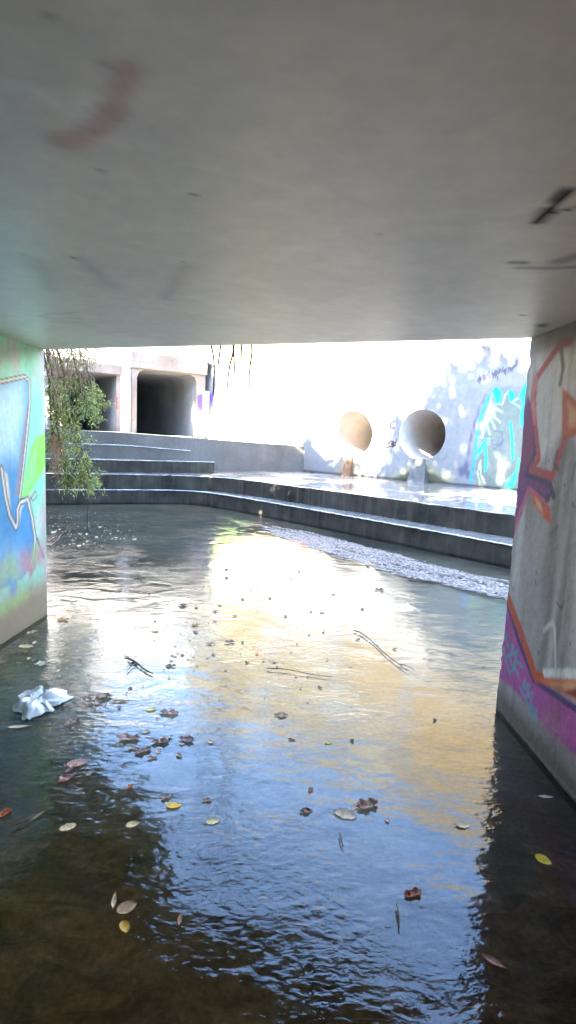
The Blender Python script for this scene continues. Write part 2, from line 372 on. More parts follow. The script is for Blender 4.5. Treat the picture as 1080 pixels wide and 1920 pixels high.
def paint_right(Q):
    c = Canvas(Q, hx('94918d'))
    red, pur, mag, org, dk = hx('9a4848'), hx('6b3c6b'), hx('a2508c'), hx('b8533a'), hx('3b3350')
    for k in range(90):
        p = Rp(random.uniform(930, 1300), random.uniform(640, 1300)); c.blob(p, random.uniform(.015, .05), random.uniform(.1, .4), random.choice([hx('73716e'), hx('a3a19d'), hx('5c5a57'), hx('b3b1ad')]), .6, 1.5)
    c.poly(P(Rp, [(1010, 720), (1002, 660), (1080, 640), (1200, 600), (1200, 1000), (1060, 800), (1006, 880), (1000, 800)]), hx('bdbab4'), .03, .7)
    c.poly(P(Rp, [(1000, 770), (1004, 840), (990, 890), (1030, 905), (1038, 892), (1030, 940), (1018, 945), (992, 920), (976, 970), (958, 1010), (950, 1000), (975, 800), (990, 740)]), pur, .012)
    c.poly(P(Rp, [(988, 770), (1000, 765), (1002, 850), (975, 900), (970, 880)]), hx('7a3a55'), .03, .8)
    c.stroke(P(Rp, [(1002, 760), (1003, 850), (988, 888), (1030, 906), (1038, 930)]), .035, dk, .012)
    c.stroke(P(Rp, [(998, 918), (1024, 938), (1030, 930)]), .03, dk, .012)
    c.stroke(P(Rp, [(1070, 640), (1050, 645), (1004, 712), (1000, 760), (1010, 860), (995, 880), (1036, 893), (1060, 820), (1085, 780), (1100, 740)]), .042, red, .012)
    c.stroke(P(Rp, [(1004, 712), (998, 745), (1003, 790)]), .04, hx('b06a66'), .012)
    c.poly(P(Rp, [(1054, 726), (1090, 760), (1110, 800), (1054, 830)]), hx('a8583f'), .01)
    c.poly(P(Rp, [(1064, 752), (1090, 775), (1095, 800), (1066, 800)]), hx('b98a62'), .02)
    c.poly(P(Rp, [(992, 918), (1030, 950), (1034, 985), (1020, 972), (1000, 945)]), org, .01)
    c.poly(P(Rp, [(1002, 930), (1016, 945), (1018, 965), (1006, 948)]), hx('c79a74'), .012)
    c.stroke(P(Rp, [(958, 1020), (975, 960), (992, 915), (1020, 940)]), .025, hx('b05a74'), .012)
    # lower band
    c.poly(P(Rp, [(930, 1130), (954, 1130), (975, 1200), (1000, 1270), (1080, 1320), (1300, 1400), (1300, 1700), (1080, 1420), (1030, 1370), (960, 1290), (920, 1260)]), mag, .015)
    c.stroke(P(Rp, [(950, 1128), (972, 1200), (1000, 1275), (1080, 1330), (1250, 1440)]), .03, hx('4a2f66'), .01)
    c.stroke(P(Rp, [(952, 1120), (978, 1190), (1004, 1268), (1085, 1290)]), .055, hx('b3502f'), .01)
    c.poly(P(Rp, [(1010, 1274), (1090, 1268), (1250, 1300), (1250, 1400), (1085, 1315)]), hx('cc6f40'), .01)
    c.poly(P(Rp, [(1030, 1281), (1090, 1276), (1250, 1320), (1250, 1350), (1085, 1300)]), hx('cf9a74'), .012)
    c.poly(P(Rp, [(1058, 1298), (1080, 1290), (1200, 1320), (1100, 1320)]), hx('7c3a22'), .01)
    c.stroke(P(Rp, [(1022, 1262), (1100, 1264)]), .04, hx('cfd2cc'), .008)
    c.stroke(P(Rp, [(1020, 1182), (1036, 1166), (1040, 1180), (1042, 1255)]), .02, hx('c4c6c0'), .012, .8)
    tq = hx('4f97a6')
    for seg in ([(944, 1200), (950, 1190), (952, 1212), (962, 1212), (958, 1228), (972, 1220), (966, 1238), (980, 1252)], [(944, 1216), (948, 1236), (956, 1226), (960, 1250), (968, 1240)], [(948, 1240), (956, 1262), (966, 1250), (972, 1268)],
                [(984, 1275), (980, 1290), (992, 1285), (988, 1305), (998, 1300), (994, 1325), (1006, 1330), (1002, 1350)], [(975, 1290), (985, 1310), (998, 1340)]):
        c.stroke(P(Rp, seg), .018, tq, .008, .85)
    c.poly(P(Rp, [(1010, 1335), (1040, 1325), (1060, 1380), (1040, 1400), (1015, 1370)]), hx('a06a86'), .05, .7)
    # dark scuffs, small tags
    for seg, wd in (([(1052, 655), (1056, 690), (1050, 720)], .03), ([(1045, 845), (1038, 870), (1046, 880)], .02), ([(1078, 870), (1072, 900)], .012), ([(1042, 1000), (1046, 985), (1030, 1005)], .01), ([(1045, 1130), (1052, 1142), (1058, 1128)], .01)):
        c.stroke(P(Rp, seg), wd, hx('4a4744'), .015, .85)
    for k in range(26):
        c.blob(Rp(random.uniform(955, 1120), random.uniform(680, 1250)), .006, .008, hx('25221f'), .9, 2)
    c.stroke(P(Rp, [(1003, 640), (1080, 606), (1200, 560)]), .16, hx('55504c'), .14, .75)  # soft shadow line painted along the wall's joint with the soffit
    c.stroke(P(Rp, [(925, 1322), (1000, 1405), (1075, 1490), (1200, 1620)]), .010, hx('d8d8d0'), .006, .8)
    return c.c
_rj = np.random.default_rng(3)
def rag_right(vs):
    j = np.cumsum(_rj.normal(0, .0025, len(vs))); j -= np.linspace(j[0], j[-1], len(vs)); r = j*.7
    for z, s, dpt in ((.46, .03, .05), (.40, .02, .03), (.24, .02, .03), (.30, .012, .02), (1.83, .03, .02), (1.1, .01, .015)):
        r = r-dpt*np.exp(-((vs-z)/s)**2)
    return r
o = painted_wall('pier_wall', RW0, RWd, -3.4, 0.0, .010, .38, 1, paint_right, M_pier, rag_right); o['label'] = 'right side wall with red and purple graffiti on grey'

# soffit
def pc(x, y): return at(x, y, CEIL)[:2]
def soffit():
    nu, nv = 190, 230
    u = np.linspace(0, 1, nu); v = np.linspace(0, 1, nv)
    xl, xr = -2.2, 1.6
    k = (RW0[1]-LW0[1])/(RW0[0]-LW0[0])
    X = np.tile(xl+(xr-xl)*u, (nv, 1)); Yend = LW0[1]+k*(X-LW0[0]); Y = -.3+(Yend+.3)*v[:, None]
    Q = np.c_[X.ravel(), Y.ravel()]
    c = Canvas(Q, hx('ecdcc4'))
    cp = lambda pts: [pc(*p) for p in pts]
    red = np.array([.62, .13, .14])
    c.stroke(cp([(0, 160), (40, 162), (75, 175), (110, 195)]), .035, hx('fbfbf8'), .03, .8)
    c.poly(cp([(128, 215), (165, 178), (200, 190), (195, 215), (150, 238), (125, 245)]), hx('fdfdfa'), .03, 1.0)
    c.stroke(cp([(112, 262), (150, 258), (180, 240), (210, 210)]), .055, red, .03, .9)
    c.stroke(cp([(208, 212), (222, 180), (240, 130)]), .045, np.array([.60, .17, .12]), .03, .8)
    c.blob(pc(125, 265), .05, .05, red, .6)
    for seg in ([(70, 490), (85, 520), (100, 545)], [(150, 485), (180, 510), (205, 535)], [(350, 500), (330, 530), (310, 560)]): c.stroke(cp(seg), .06, hx('a07c82'), .08, .45)
    gry = hx('4a4e4a')
    c.stroke(cp([(140, 586), (90, 589), (75, 593), (100, 597), (150, 597)]), .02, gry, .02, .7)
    c.stroke(cp([(95, 602), (140, 604), (175, 612)]), .02, gry, .03, .45)
    dk = hx('2e2a27')
    c.stroke(cp([(1008, 418), (1022, 402), (1035, 385), (1060, 365), (1090, 350)]), .018, dk, .012, .9)
    c.stroke(cp([(1008, 416), (1030, 392)]), .04, dk, .02, .85); c.stroke(cp([(1040, 376), (1054, 358)]), .035, dk, .02, .8)
    c.stroke(cp([(1030, 400), (1060, 394), (1100, 384)]), .014, dk, .01, .9)
    c.stroke(cp([(960, 492), (985, 493)]), .03, dk, .03, .7); c.stroke(cp([(970, 502), (1030, 503), (1090, 500)]), .03, dk, .03, .55)
    c.stroke(cp([(1050, 490), (1090, 478)]), .06, dk, .04, .5)
    c.poly(cp([(1004, 608), (1030, 606), (1024, 614), (1004, 613)]), hx('3f3b38'), .02, .8); c.stroke(cp([(977, 591), (984, 591)]), .018, dk, .01)
    c.poly(cp([(978, 610), (1004, 605), (1004, 615), (980, 615)]), hx('dcdad4'), .03, .5)
    for x, y in ((84, 30), (184, 117), (190, 322), (188, 371), (362, 365), (39, 477), (139, 484), (183, 246), (374, 492), (530, 290), (715, 440)): c.blob(pc(x, y), .008, .010, hx('3c3a37'), .8, 1.5)
    for k_ in range(26): c.blob((random.uniform(-1.8, 1.2), random.uniform(.5, 3.6)), random.uniform(.2, .6), random.uniform(.1, .4), random.choice([hx('d6cec2'), hx('ebe5da'), hx('e0d3c6')]), .35)
    v3 = np.c_[Q, np.full(len(Q), CEIL)]
    m = MB(); m.add(v3, [(j*nu+i, (j+1)*nu+i, (j+1)*nu+i+1, j*nu+i+1) for j in range(nv-1) for i in range(nu-1)], 0, c.c)
    base = hx('ecdcc4')
    m.add([(xl, BACKY, CEIL), (xr, BACKY, CEIL), (xr, -.3, CEIL), (xl, -.3, CEIL)], [(0, 3, 2, 1)], 0, base)
    # outer edge of the slab and its top
    yl, yr = LW0[1]+k*(xl-LW0[0]), LW0[1]+k*(xr-LW0[0])
    T = CEIL+.45
    m.add([(xl, yl, CEIL), (xr, yr, CEIL), (xr, yr, T), (xl, yl, T)], [(0, 1, 2, 3)], 0, base)
    m.add([(xl, yl, T), (xr, yr, T), (xr, BACKY, T), (xl, BACKY, T)], [(0, 1, 2, 3)], 0, base)
    return m.build('deck_slab', M_ceil, und)
soffit()
# headwall over the opening, wing faces either side
k = (RW0[1]-LW0[1])/(RW0[0]-LW0[0])
hd = np.array([1, k])/math.hypot(1, k); hn = np.array([-hd[1], hd[0]])      # hn points out into the basin
h0 = np.array([LW0[0], LW0[1]])
def hp(s, o, z): q = h0+hd*s+hn*o; return (q[0], q[1], z)
def hbox(m, s0, s1, o0, o1, z0, z1, mi=0):
    v = [hp(s, o, z) for z in (z0, z1) for (s, o) in ((s0, o0), (s1, o0), (s1, o1), (s0, o1))]
    m.add(v, [(0, 3, 2, 1), (4, 5, 6, 7), (0, 1, 5, 4), (1, 2, 6, 5), (2, 3, 7, 6), (3, 0, 4, 7)], mi)
m = MB(); hbox(m, -4.5, 9.0, -.36, -.004, CEIL+.452, 4.4); m.build('headwall', M_conc, und)
for a_, b_ in ((-4.5, -.42), (3.62, 9.0)):
    m = MB(); hbox(m, a_, b_, -.36, -.008, -.3, CEIL+.448); m.build('wing_face', M_conc, und)

# ------------------------------------------------------------------ stepped weir
L1, L2, L3, L4, L5 = .25, .55, .805, 1.10, 1.38
def line(pix, z): return [at(x, y, z)[:2] for x, y in pix]
def dens(pl, st=.12):
    out = []
    for a, b_ in zip(pl[:-1], pl[1:]):
        n = max(1, int(np.linalg.norm(np.array(b_)-a)/st))
        for i in range(n): out.append(np.array(a)+(np.array(b_)-a)*i/n)
    out.append(np.array(pl[-1])); return out
def ext(pl, left=3.0, right=0.0):
    pl = [np.array(p) for p in pl]
    d = pl[0]-pl[1]; d /= np.linalg.norm(d); 
    if left: pl = [pl[0]+d*left]+pl
    d = pl[-1]-pl[-2]; d /= np.linalg.norm(d)
    if right: pl = pl+[pl[-1]+d*right]
    return pl
def chaikin(pl, n=2):
    for _ in range(n):
        q = [pl[0]]
        for a, b_ in zip(pl[:-1], pl[1:]): q += [a*.75+b_*.25, a*.25+b_*.75]
        pl = q+[pl[-1]]
    return pl
weir = tag(empty('stepped_weir', (0, 10, 0)), 'stepped concrete weir with dark damp risers dropping from the culvert mouths into the pool', 'weir')
def step(name, front, z, depth, zbot, mats, back=None, batter=.03, tread=1, end_left=False, jit=.006, zf=None):
    """slab whose front edge follows the polyline; rough nosing; top may use another material"""
    fr = dens(front); n = len(fr); m = MB()
    nr = []
    for i in range(n):
        t = fr[min(i+1, n-1)]-fr[max(i-1, 0)]; t /= np.linalg.norm(t); nr.append(np.array([-t[1], t[0]]))
    jj = rng.normal(0, jit, n); zj = rng.normal(0, jit*.5, n)
    zz = [z if zf is None else zf(i/(n-1)) for i in range(n)]
    top = [(*(fr[i]+nr[i]*jj[i]), zz[i]+zj[i]-.006) for i in range(n)]
    chm = [(*(fr[i]+nr[i]*(.03+abs(jj[i]))), zz[i]) for i in range(n)]
    mid = [(*(fr[i]-nr[i]*batter*.5), (zz[i]+zbot)/2) for i in range(n)]
    bot = [(*(fr[i]-nr[i]*batter), zbot) for i in range(n)]
    bk = [(*(fr[i]+nr[i]*depth), zz[i]) for i in range(n)] if back is None else [(*p, zz[i]) for i, p in enumerate(back(n))]
    m.add(bot+mid+top, [(r*n+i, r*n+i+1, (r+1)*n+i+1, (r+1)*n+i) for r in (0, 1) for i in range(n-1)], 0)
    m.add(top+chm, [(i, i+1, n+i+1, n+i) for i in range(n-1)], tread)
    m.add(chm+bk, [(i, i+1, n+i+1, n+i) for i in range(n-1)], tread)
    e = n-1                                                # right end face, left end face
    m.add([bot[e], (bk[e][0], bk[e][1], zbot), bk[e], top[e]], [(0, 1, 2, 3)], 0)
    m.add([bot[0], (bk[0][0], bk[0][1], zbot), bk[0], top[0]], [(3, 2, 1, 0)], 0)
    return m.build(name, mats, weir)
e1 = ext(chaikin(line([(90, 918), (240, 918), (360, 919), (440, 930), (520, 944), (620, 961), (800, 993), (955, 1021)], L1)), 1.6, 4)
e2 = ext(chaikin(line([(90, 887), (240, 889), (400, 893), (500, 904), (580, 915), (700, 930), (830, 948), (960, 965)], L2)), 1.6, 4)
step('low_step', e1, L1, .9, -.25, [M_step, M_wet])
# back wall line on the platform
WA = at(601, 887, L2)[:2]; WB = at(964, 919.5, L2)[:2]
Wd = (WB-WA)/np.linalg.norm(WB-WA); Wn = np.array([Wd[1], -Wd[0]])           # Wn faces the camera
if Wn@(-WA) < 0: Wn = -Wn
def plat_back(n): return [WA-Wd*4.5+Wd*(14.5)*i/(n-1)-Wn*.05 for i in range(n)]
step('lower_platform', e2, L2, 0, -.25, [M_step, M_wet], back=plat_back)
e3 = ext(line([(165, 861), (300, 864), (402, 866)], L3), 2.2)
step('end_step', e3, L3, 1.15, L2-.05, [M_step, M_wet])
_q0 = np.array(at(407, 884, L2)[:2]); _q1 = np.array(at(577, 884, L2)[:2])
_ud = (_q1-_q0)/np.linalg.norm(_q1-_q0)
up = [np.array(p) for p in ((-7.6, 11.2), (-4.45, 12.35))]+[_q0, _q1]
e4 = [np.array(p) for p in ((-7.2, 10.95), (-4.3, 11.9), (-2.87, 12.35), (-2.25, 12.62))]
step('mid_step', e4, L4, .9, L2-.02, [M_upper, M_wet], zf=lambda t: L4 if t < .75 else L4-.07*(t-.75)/.25)
step('upper_platform', up, L5, 3.8, L2-.03, [M_upper, M_upper], zf=lambda t: L5-.01 if t < .45 else L5-.01-.17*(t-.45)/.55)
def pale_lip(fr, z, r, lo, hi, zf=None):
    """foam and painted wet glint as a crust along a wet nosing"""
    fr = dens(fr, .03); n = len(fr); m = MB(); ph = rng.random()*9
    i0, i1 = int(lo*n), int(hi*n); run = []
    for i in range(i0, i1):
        rr = r*(.75+.35*math.sin(i*.31+ph)*math.sin(i*.071)+.35*rng.random())
        t = fr[min(i+1, n-1)]-fr[max(i-1, 0)]; t /= np.linalg.norm(t); nn = np.array([-t[1], t[0]]); q = fr[i]-nn*.004+nn*rng.normal(0, .004)
        zz = (z if zf is None else zf(i/(n-1)))-.004+rng.normal(0, .002)
        for a in range(6): th = 2*math.pi*a/6; run.append((q[0]+nn[0]*rr*1.4*math.cos(th), q[1]+nn[1]*rr*1.4*math.cos(th), zz+rr*.8*math.sin(th)))
    k_ = len(run)//6
    m.add(run, [(i*6+a, i*6+(a+1) % 6, (i+1)*6+(a+1) % 6, (i+1)*6+a) for i in range(k_-1) for a in range(6)], 0)
    return m.build('nosing_glint', M_glint, weir)
pale_lip(e1, L1, .012, .12, .98); pale_lip(e2, L2, .007, .12, .40); pale_lip(e3, L3, .008, .30, 1.0); pale_lip(e4, L4, .009, .3, 1.0, lambda t: L4 if t < .75 else L4-.07*(t-.75)/.25)  # pale strips painted in for foam and wet glints on the edges
# small toe block at the wall
tb = at(590, 868, .9)
m = MB(); a = _q1+_ud*.002; bdir = Wd
pl = [a-np.array([0, -.25]), a, a+Wd*.32, a+Wd*.32-Wn*.5, a-Wn*.5]
m.prism([tuple(p) for p in (a, a+Wd*.33-Wn*.0, a+Wd*.33-Wn*.5, a-Wn*.5)], L2-.04, .92); m.build('toe_block', M_upper, weir)

# ------------------------------------------------------------------ back wall with two pipe mouths
WTOP = 7.4
wall = tag(empty('retaining_wall', (float(WA[0]), float(WA[1]), 0)), 'tall white painted concrete wall with two round pipe mouths and graffiti, sunlit', 'wall')
def Wp(x, y):
    q = on_plane(x, y, (*WA, 0), (*Wn, 0)); return np.array([(q[:2]-WA)@Wd, q[2]])
PR = .565
pcs = [Wp(661, 814), Wp(791, 815)]
def zoom6(pts): return [Wp(380+.2222*x, 640+.2222*y) for x, y in pts]
def zoom5(pts): return [Wp(860+.15625*x, 640+.15625*y) for x, y in pts]
def zoom4(pts): return [Wp(600+.24074*x, 740+.24074*y) for x, y in pts]
def ell(cx, cy, rx, ry, n=12): return [(cx+rx*math.cos(2*math.pi*i/n), cy+ry*math.sin(2*math.pi*i/n)) for i in range(n+1)]
def paint_back(Q):
    c = Canvas(Q, hx('9d9c9a'))
    # buff and white paint-over rectangles higher up
    for (u0, u1, v0, v1, col) in ((-3.5, -1.6, 3.3, 5.4, 'a8946c'), (-1.3, .6, 4.4, 6.0, 'ab986e'), (.9, 2.6, 3.6, 5.2, 'a6926a'), (-.9, .3, 2.9, 3.9, 'b4b2ac'), (3.0, 5.4, 4.2, 6.2, 'ab9872'), (1.4, 2.4, 5.6, 6.8, 'b4b2ac'), (-4.2, -2.2, 5.9, 7.0, 'a8946c'), (5.2, 7.5, 2.5, 4.5, 'd8d2c8')):
        c.poly([(u0, v0), (u1, v0+.05), (u1, v1), (u0, v1-.04)], hx(col), .03, .8)
    # faded big piece on the left
    c.poly(zoom6([(60, 700), (75, 560), (150, 480), (230, 475), (290, 390), (340, 520), (420, 560), (500, 540), (640, 600), (820, 500), (920, 500), (960, 600), (930, 720), (820, 790), (600, 800), (300, 800), (120, 750)]), np.array([.62, .56, .36]), .12, .9)
    c.poly(zoom6([(60, 740), (80, 600), (200, 590), (210, 700), (180, 750)]), np.array([.8, .66, .12]), .08, .8)
    c.poly(zoom6([(80, 600), (150, 480), (240, 470), (370, 560), (370, 690), (280, 700), (200, 640)]), np.array([.42, .62, .22]), .10, .8)
    c.poly(zoom6([(330, 560), (345, 400), (390, 330), (450, 360), (440, 450), (390, 580)]), np.array([.10, .62, .42]), .10, .9)
    c.poly(zoom6([(230, 500), (260, 380), (300, 420), (330, 520)]), np.array([.16, .6, .34]), .08, .8)
    c.poly(zoom6([(430, 500), (515, 300), (540, 420), (560, 520), (500, 560)]), np.array([.75, .03, .06]), .05, .85)
    c.poly(zoom6([(630, 500), (650, 380), (760, 340), (800, 500), (700, 540)]), np.array([.35, .025, .5]), .08, .8)
    c.poly(zoom6([(800, 560), (830, 500), (920, 500), (960, 600), (940, 700), (830, 690)]), np.array([.8, .10, .03]), .10, .85)
    yl = hx('f0ecc0')
    c.stroke(zoom6([(560, 530), (510, 540), (500, 590), (520, 625), (570, 630), (585, 600)]), .05, yl, .02)
    c.stroke(zoom6([(650, 535), (720, 545), (790, 555)]), .05, yl, .02); c.stroke(zoom6([(600, 640), (610, 720), (650, 650)]), .05, yl, .02)
    c.stroke(zoom6([(700, 600), (700, 720)]), .05, yl, .02); c.stroke(zoom6([(700, 580), (745, 580), (745, 720)]), .05, yl, .02); c.stroke(zoom6([(430, 640), (490, 700), (440, 720), (560, 640), (590, 710)]), .05, hx('f2eec0'), .02)
    c.stroke(zoom6([(820, 620), (830, 700)]), .06, yl, .02)
    pv = np.array([.12, .02, .7]); c.poly(zoom6([(-10, 440), (40, 430), (110, 450), (90, 500), (20, 620), (-10, 640)]), pv, .10, .8)
    # silvery primer behind the turquoise figure
    c.poly(zoom5([(220, 1650), (230, 1250), (330, 800), (430, 560), (600, 540), (760, 560), (900, 500), (900, 1800), (300, 1760)]), hx('87928a'), .06, .95)
    for x, y, rx, ry in ((150, 1150, .03, .12), (120, 1300, .04, .16), (190, 1000, .03, .14), (230, 860, .02, .12), (90, 1500, .06, .14), (40, 1560, .09, .12), (110, 1600, .05, .1), (300, 720, .02, .08)):
        c.blob(zoom5([(x, y)])[0], rx, ry, hx('6b6880'), .85, 1.8)
    tq, tg, bl, vl, ye = hx('35d8cc'), hx('3fdcae'), hx('58aef0'), hx('8a80c8'), hx('cfe6b0')
    c.stroke(zoom5([(140, 1690), (180, 1450), (210, 1200), (250, 950), (330, 720), (420, 600)]), .07, bl, .02)
    c.stroke(zoom5([(330, 640), (250, 780), (200, 980)]), .04, vl, .03, .7); c.stroke(zoom5([(380, 640), (450, 560)]), .05, tq, .02)
    c.poly(zoom5([(430, 590), (450, 545), (490, 570), (520, 620), (490, 740), (450, 750), (425, 660)]), tq, .02)
    c.poly(zoom5([(600, 600), (630, 570), (680, 640), (665, 720), (620, 730), (595, 650)]), tq, .02)
    c.poly(zoom5([(720, 660), (790, 490), (850, 480), (840, 640), (800, 1020), (740, 1010), (735, 880), (770, 760)]), tq, .02, .9)
    c.stroke(zoom5([(500, 590), (560, 560), (620, 560)]), .03, hx('7c86a0'), .02, .7); c.stroke(zoom5([(640, 560), (720, 590), (800, 480)]), .04, hx('a48cc8'), .03, .7)
    c.stroke(zoom5([(520, 760), (560, 640), (600, 600)]), .025, hx('c9f4ee'), .015); c.stroke(zoom5([(630, 730), (700, 690), (720, 680)]), .025, hx('c9f4ee'), .015); c.stroke(zoom5([(460, 750), (520, 750)]), .03, hx('c9f4ee'), .015); c.stroke(zoom5([(650, 735), (750, 800)]), .02, hx('a8eadc'), .015)
    for seg in ([(400, 620), (370, 800), (300, 1000), (280, 1160)], [(390, 760), (440, 920), (500, 970)], [(400, 780), (520, 850)], [(370, 820), (340, 1000), (375, 1120)], [(360, 880), (440, 1050)], [(300, 1000), (420, 900)]):
        c.stroke(zoom5(seg), .03, ye, .02, .9)
    c.poly(zoom5([(390, 720), (470, 820), (400, 900), (330, 1000), (300, 1100), (290, 1000), (340, 820)]), ye, .06, .55)
    for seg in ([(620, 970), (640, 1150), (650, 1420)], [(330, 1180), (230, 1330)], [(320, 1250), (330, 1400), (320, 1550)]): c.stroke(zoom5(seg), .055, tg, .02)
    c.stroke(zoom5([(370, 1170), (300, 1280), (210, 1400)]), .03, hx('62e6cc'), .015)
    c.poly(zoom5([(540, 1760), (600, 1660), (680, 1560), (720, 1400), (740, 1420), (660, 1780), (600, 1790)]), tg, .03, .9)
    for seg in ([(225, 1560), (240, 1640), (255, 1720)], [(260, 1450), (265, 1600), (320, 1710)], [(265, 1430), (240, 1530)]): c.stroke(zoom5(seg), .028, hx('d8e6a8'), .015)
    c.blob(zoom5([(520, 1500)])[0], .08, .14, hx('f2eda0'), .95, 1.2); c.blob(zoom5([(60, 1290)])[0], .08, .10, hx('f0ecc8'), .7, 1.2)
    ink = hx('5c5a6c')
    x = 220; r_ = random.Random(4)
    pts = []
    while x < 700:
        yy = 460-(x-220)*.33; pts += [(x, yy-r_.uniform(10, 55)), (x+r_.uniform(4, 16), yy+r_.uniform(0, 50))]; x += r_.uniform(12, 22)
    for i in range(0, len(pts)-2, 1):
        if i % 7: c.stroke(zoom5([pts[i], pts[i+1]]), .018, ink, .012, .85)
    c.stroke(zoom5([(465, 420), (470, 470)]), .02, ink, .012)
    for xx in (700, 735): c.stroke(zoom5([(xx, 225), (xx+3, 300)]), .02, ink, .012); c.stroke(zoom5([(xx+2, 325), (xx+3, 335)]), .022, ink, .012)
    pts = [(385+r_.uniform(0, 150), 1080+r_.uniform(0, 240)) for _ in range(40)]
    for a_, b_ in zip(pts[:-1], pts[1:]):
        if abs(a_[0]-b_[0])+abs(a_[1]-b_[1]) < 150: c.stroke(zoom5([a_, b_]), .016, hx('6f7086'), .012, .7)
    c.stroke(zoom5([(540, 1195), (580, 1195)]), .016, hx('6f7086'), .012)
    # hand written tag between the pipes
    ink = hx('56586a')
    tagsegs = [ell(497, 225, 18, 8), [(512, 244), (482, 250), (505, 263), (478, 272)], [(520, 238), (522, 275)], [(552, 224), (550, 290)], [(532, 250), (580, 262)], [(560, 272), (578, 248)],
               [(440, 298), (462, 290), (452, 310), (478, 284)], [(500, 290), (470, 305), (500, 325), (470, 337)], [(506, 310), (509, 332), (524, 330), (528, 308)], [(520, 305), (562, 303)], [(545, 305), (545, 335)],
               [(450, 325), (449, 388), (470, 386)], [(464, 362), (467, 402)], ell(488, 382, 11, 19), ell(515, 382, 11, 19), [(530, 365), (540, 398)], ell(561, 384, 24, 22), [(550, 384), (574, 382), (566, 372), (552, 376), (552, 394), (572, 394)],
               [(440, 408), (500, 414), (585, 400), (594, 350)], [(512, 416), (512, 436)]]
    for sgm in tagsegs: c.stroke(zoom4(sgm), .028, hx('2c2d38'), .014, .95)
    c.stroke(zoom4([(575, 440), (600, 490), (620, 515)]), .015, ink, .01, .5); c.stroke(zoom4([(940, 520), (975, 490), (990, 450)]), .015, ink, .01, .4)
    # damp algae skirt under the right pipe, thin line at the foot
    c.poly(zoom4([(480, 680), (620, 600), (700, 560), (760, 520), (860, 540), (960, 610), (1040, 680)]), hx('b8b489'), .12, .7)
    c.poly(zoom4([(520, 690), (640, 620), (720, 590), (840, 590), (940, 640), (1000, 690)]), hx('5f6148'), .06, .85)
    c.poly([(pcs[0][0]-.5, .5), (pcs[0][0]+.55, .5), (pcs[0][0]+.3, .9), (pcs[0][0]-.3, .9)], hx('d2b890'), .15, .6)
    c.stroke([(-5, L2+.02), (12, L2+.02)], .05, hx('4d473f'), .03, .8)
    c.stroke(zoom4([(330, 20), (1080, 22)]), .02, hx('a8a8a8'), .015, .5)
    c.c *= (.40-.20*np.clip((Q[:, 1]-2.9)/.5, 0, 1))[:, None]      # upper wall darkened in colour to dim its reflection in the pool
    return c.c
def back_wall():
    du = .022; u0, u1 = -5.0, 9.5; z0, z1 = .2, 3.45
    nu = int((u1-u0)/du)+1; nv = int((z1-z0)/du)+1
    U, V = np.meshgrid(np.linspace(u0, u1, nu), np.linspace(z0, z1, nv))
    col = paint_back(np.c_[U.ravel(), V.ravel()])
    U = U.copy(); V = V.copy(); keepv = np.ones(U.shape, bool)
    for pc_ in pcs:
        D = np.hypot(U-pc_[0], V-pc_[1]); ang = np.arctan2(V-pc_[1], U-pc_[0])
        ring = (D < PR+du*.8) & (D > PR-du*.8); keepv &= ~(D <= PR-du*.8)
        U[ring] = pc_[0]+PR*np.cos(ang[ring]); V[ring] = pc_[1]+PR*np.sin(ang[ring])
    X = WA[0]+Wd[0]*U; Y = WA[1]+Wd[1]*U
    v = np.c_[X.ravel(), Y.ravel(), V.ravel()]; kv = keepv.ravel(); f = []
    for j in range(nv-1):
        for i in range(nu-1):
            q = (j*nu+i, j*nu+i+1, (j+1)*nu+i+1, (j+1)*nu+i)
            if kv[q[0]] and kv[q[1]] and kv[q[2]] and kv[q[3]]:
                uc = U.ravel()[list(q)].mean(); vc = V.ravel()[list(q)].mean()
                if all(math.hypot(uc-p[0], vc-p[1]) > PR-du*.1 for p in pcs): f.append(q)
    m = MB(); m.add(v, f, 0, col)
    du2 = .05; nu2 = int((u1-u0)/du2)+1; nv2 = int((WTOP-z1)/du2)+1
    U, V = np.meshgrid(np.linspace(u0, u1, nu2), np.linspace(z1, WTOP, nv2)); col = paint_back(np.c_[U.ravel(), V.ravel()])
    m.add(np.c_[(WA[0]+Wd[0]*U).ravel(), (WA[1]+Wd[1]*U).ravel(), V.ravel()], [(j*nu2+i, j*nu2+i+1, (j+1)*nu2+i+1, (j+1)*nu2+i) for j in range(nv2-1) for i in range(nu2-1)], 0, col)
    bk = lambda u, z, o: (WA[0]+Wd[0]*u-Wn[0]*o, WA[1]+Wd[1]*u-Wn[1]*o, z)
    cc = hx('cfcdc8')
    m.add([bk(u0, WTOP, 0), bk(u1, WTOP, 0), bk(u1, WTOP, .4), bk(u0, WTOP, .4), bk(u0, .2, .4), bk(u1, .2, .4), bk(u0, .2, 0), bk(u1, .2, 0)],
          [(0, 1, 2, 3), (0, 3, 4, 6), (1, 7, 5, 2)], 0, cc)
    return m.build('wall_face', M_back, wall)
back_wall()
M_pipe_lifted = concrete('lifted_pipe_concrete', (.33, .305, .28), (.4, .37, .34), 1.5, .85, streak=.1)  # pipe concrete lightened in colour to offset the tree shade inside
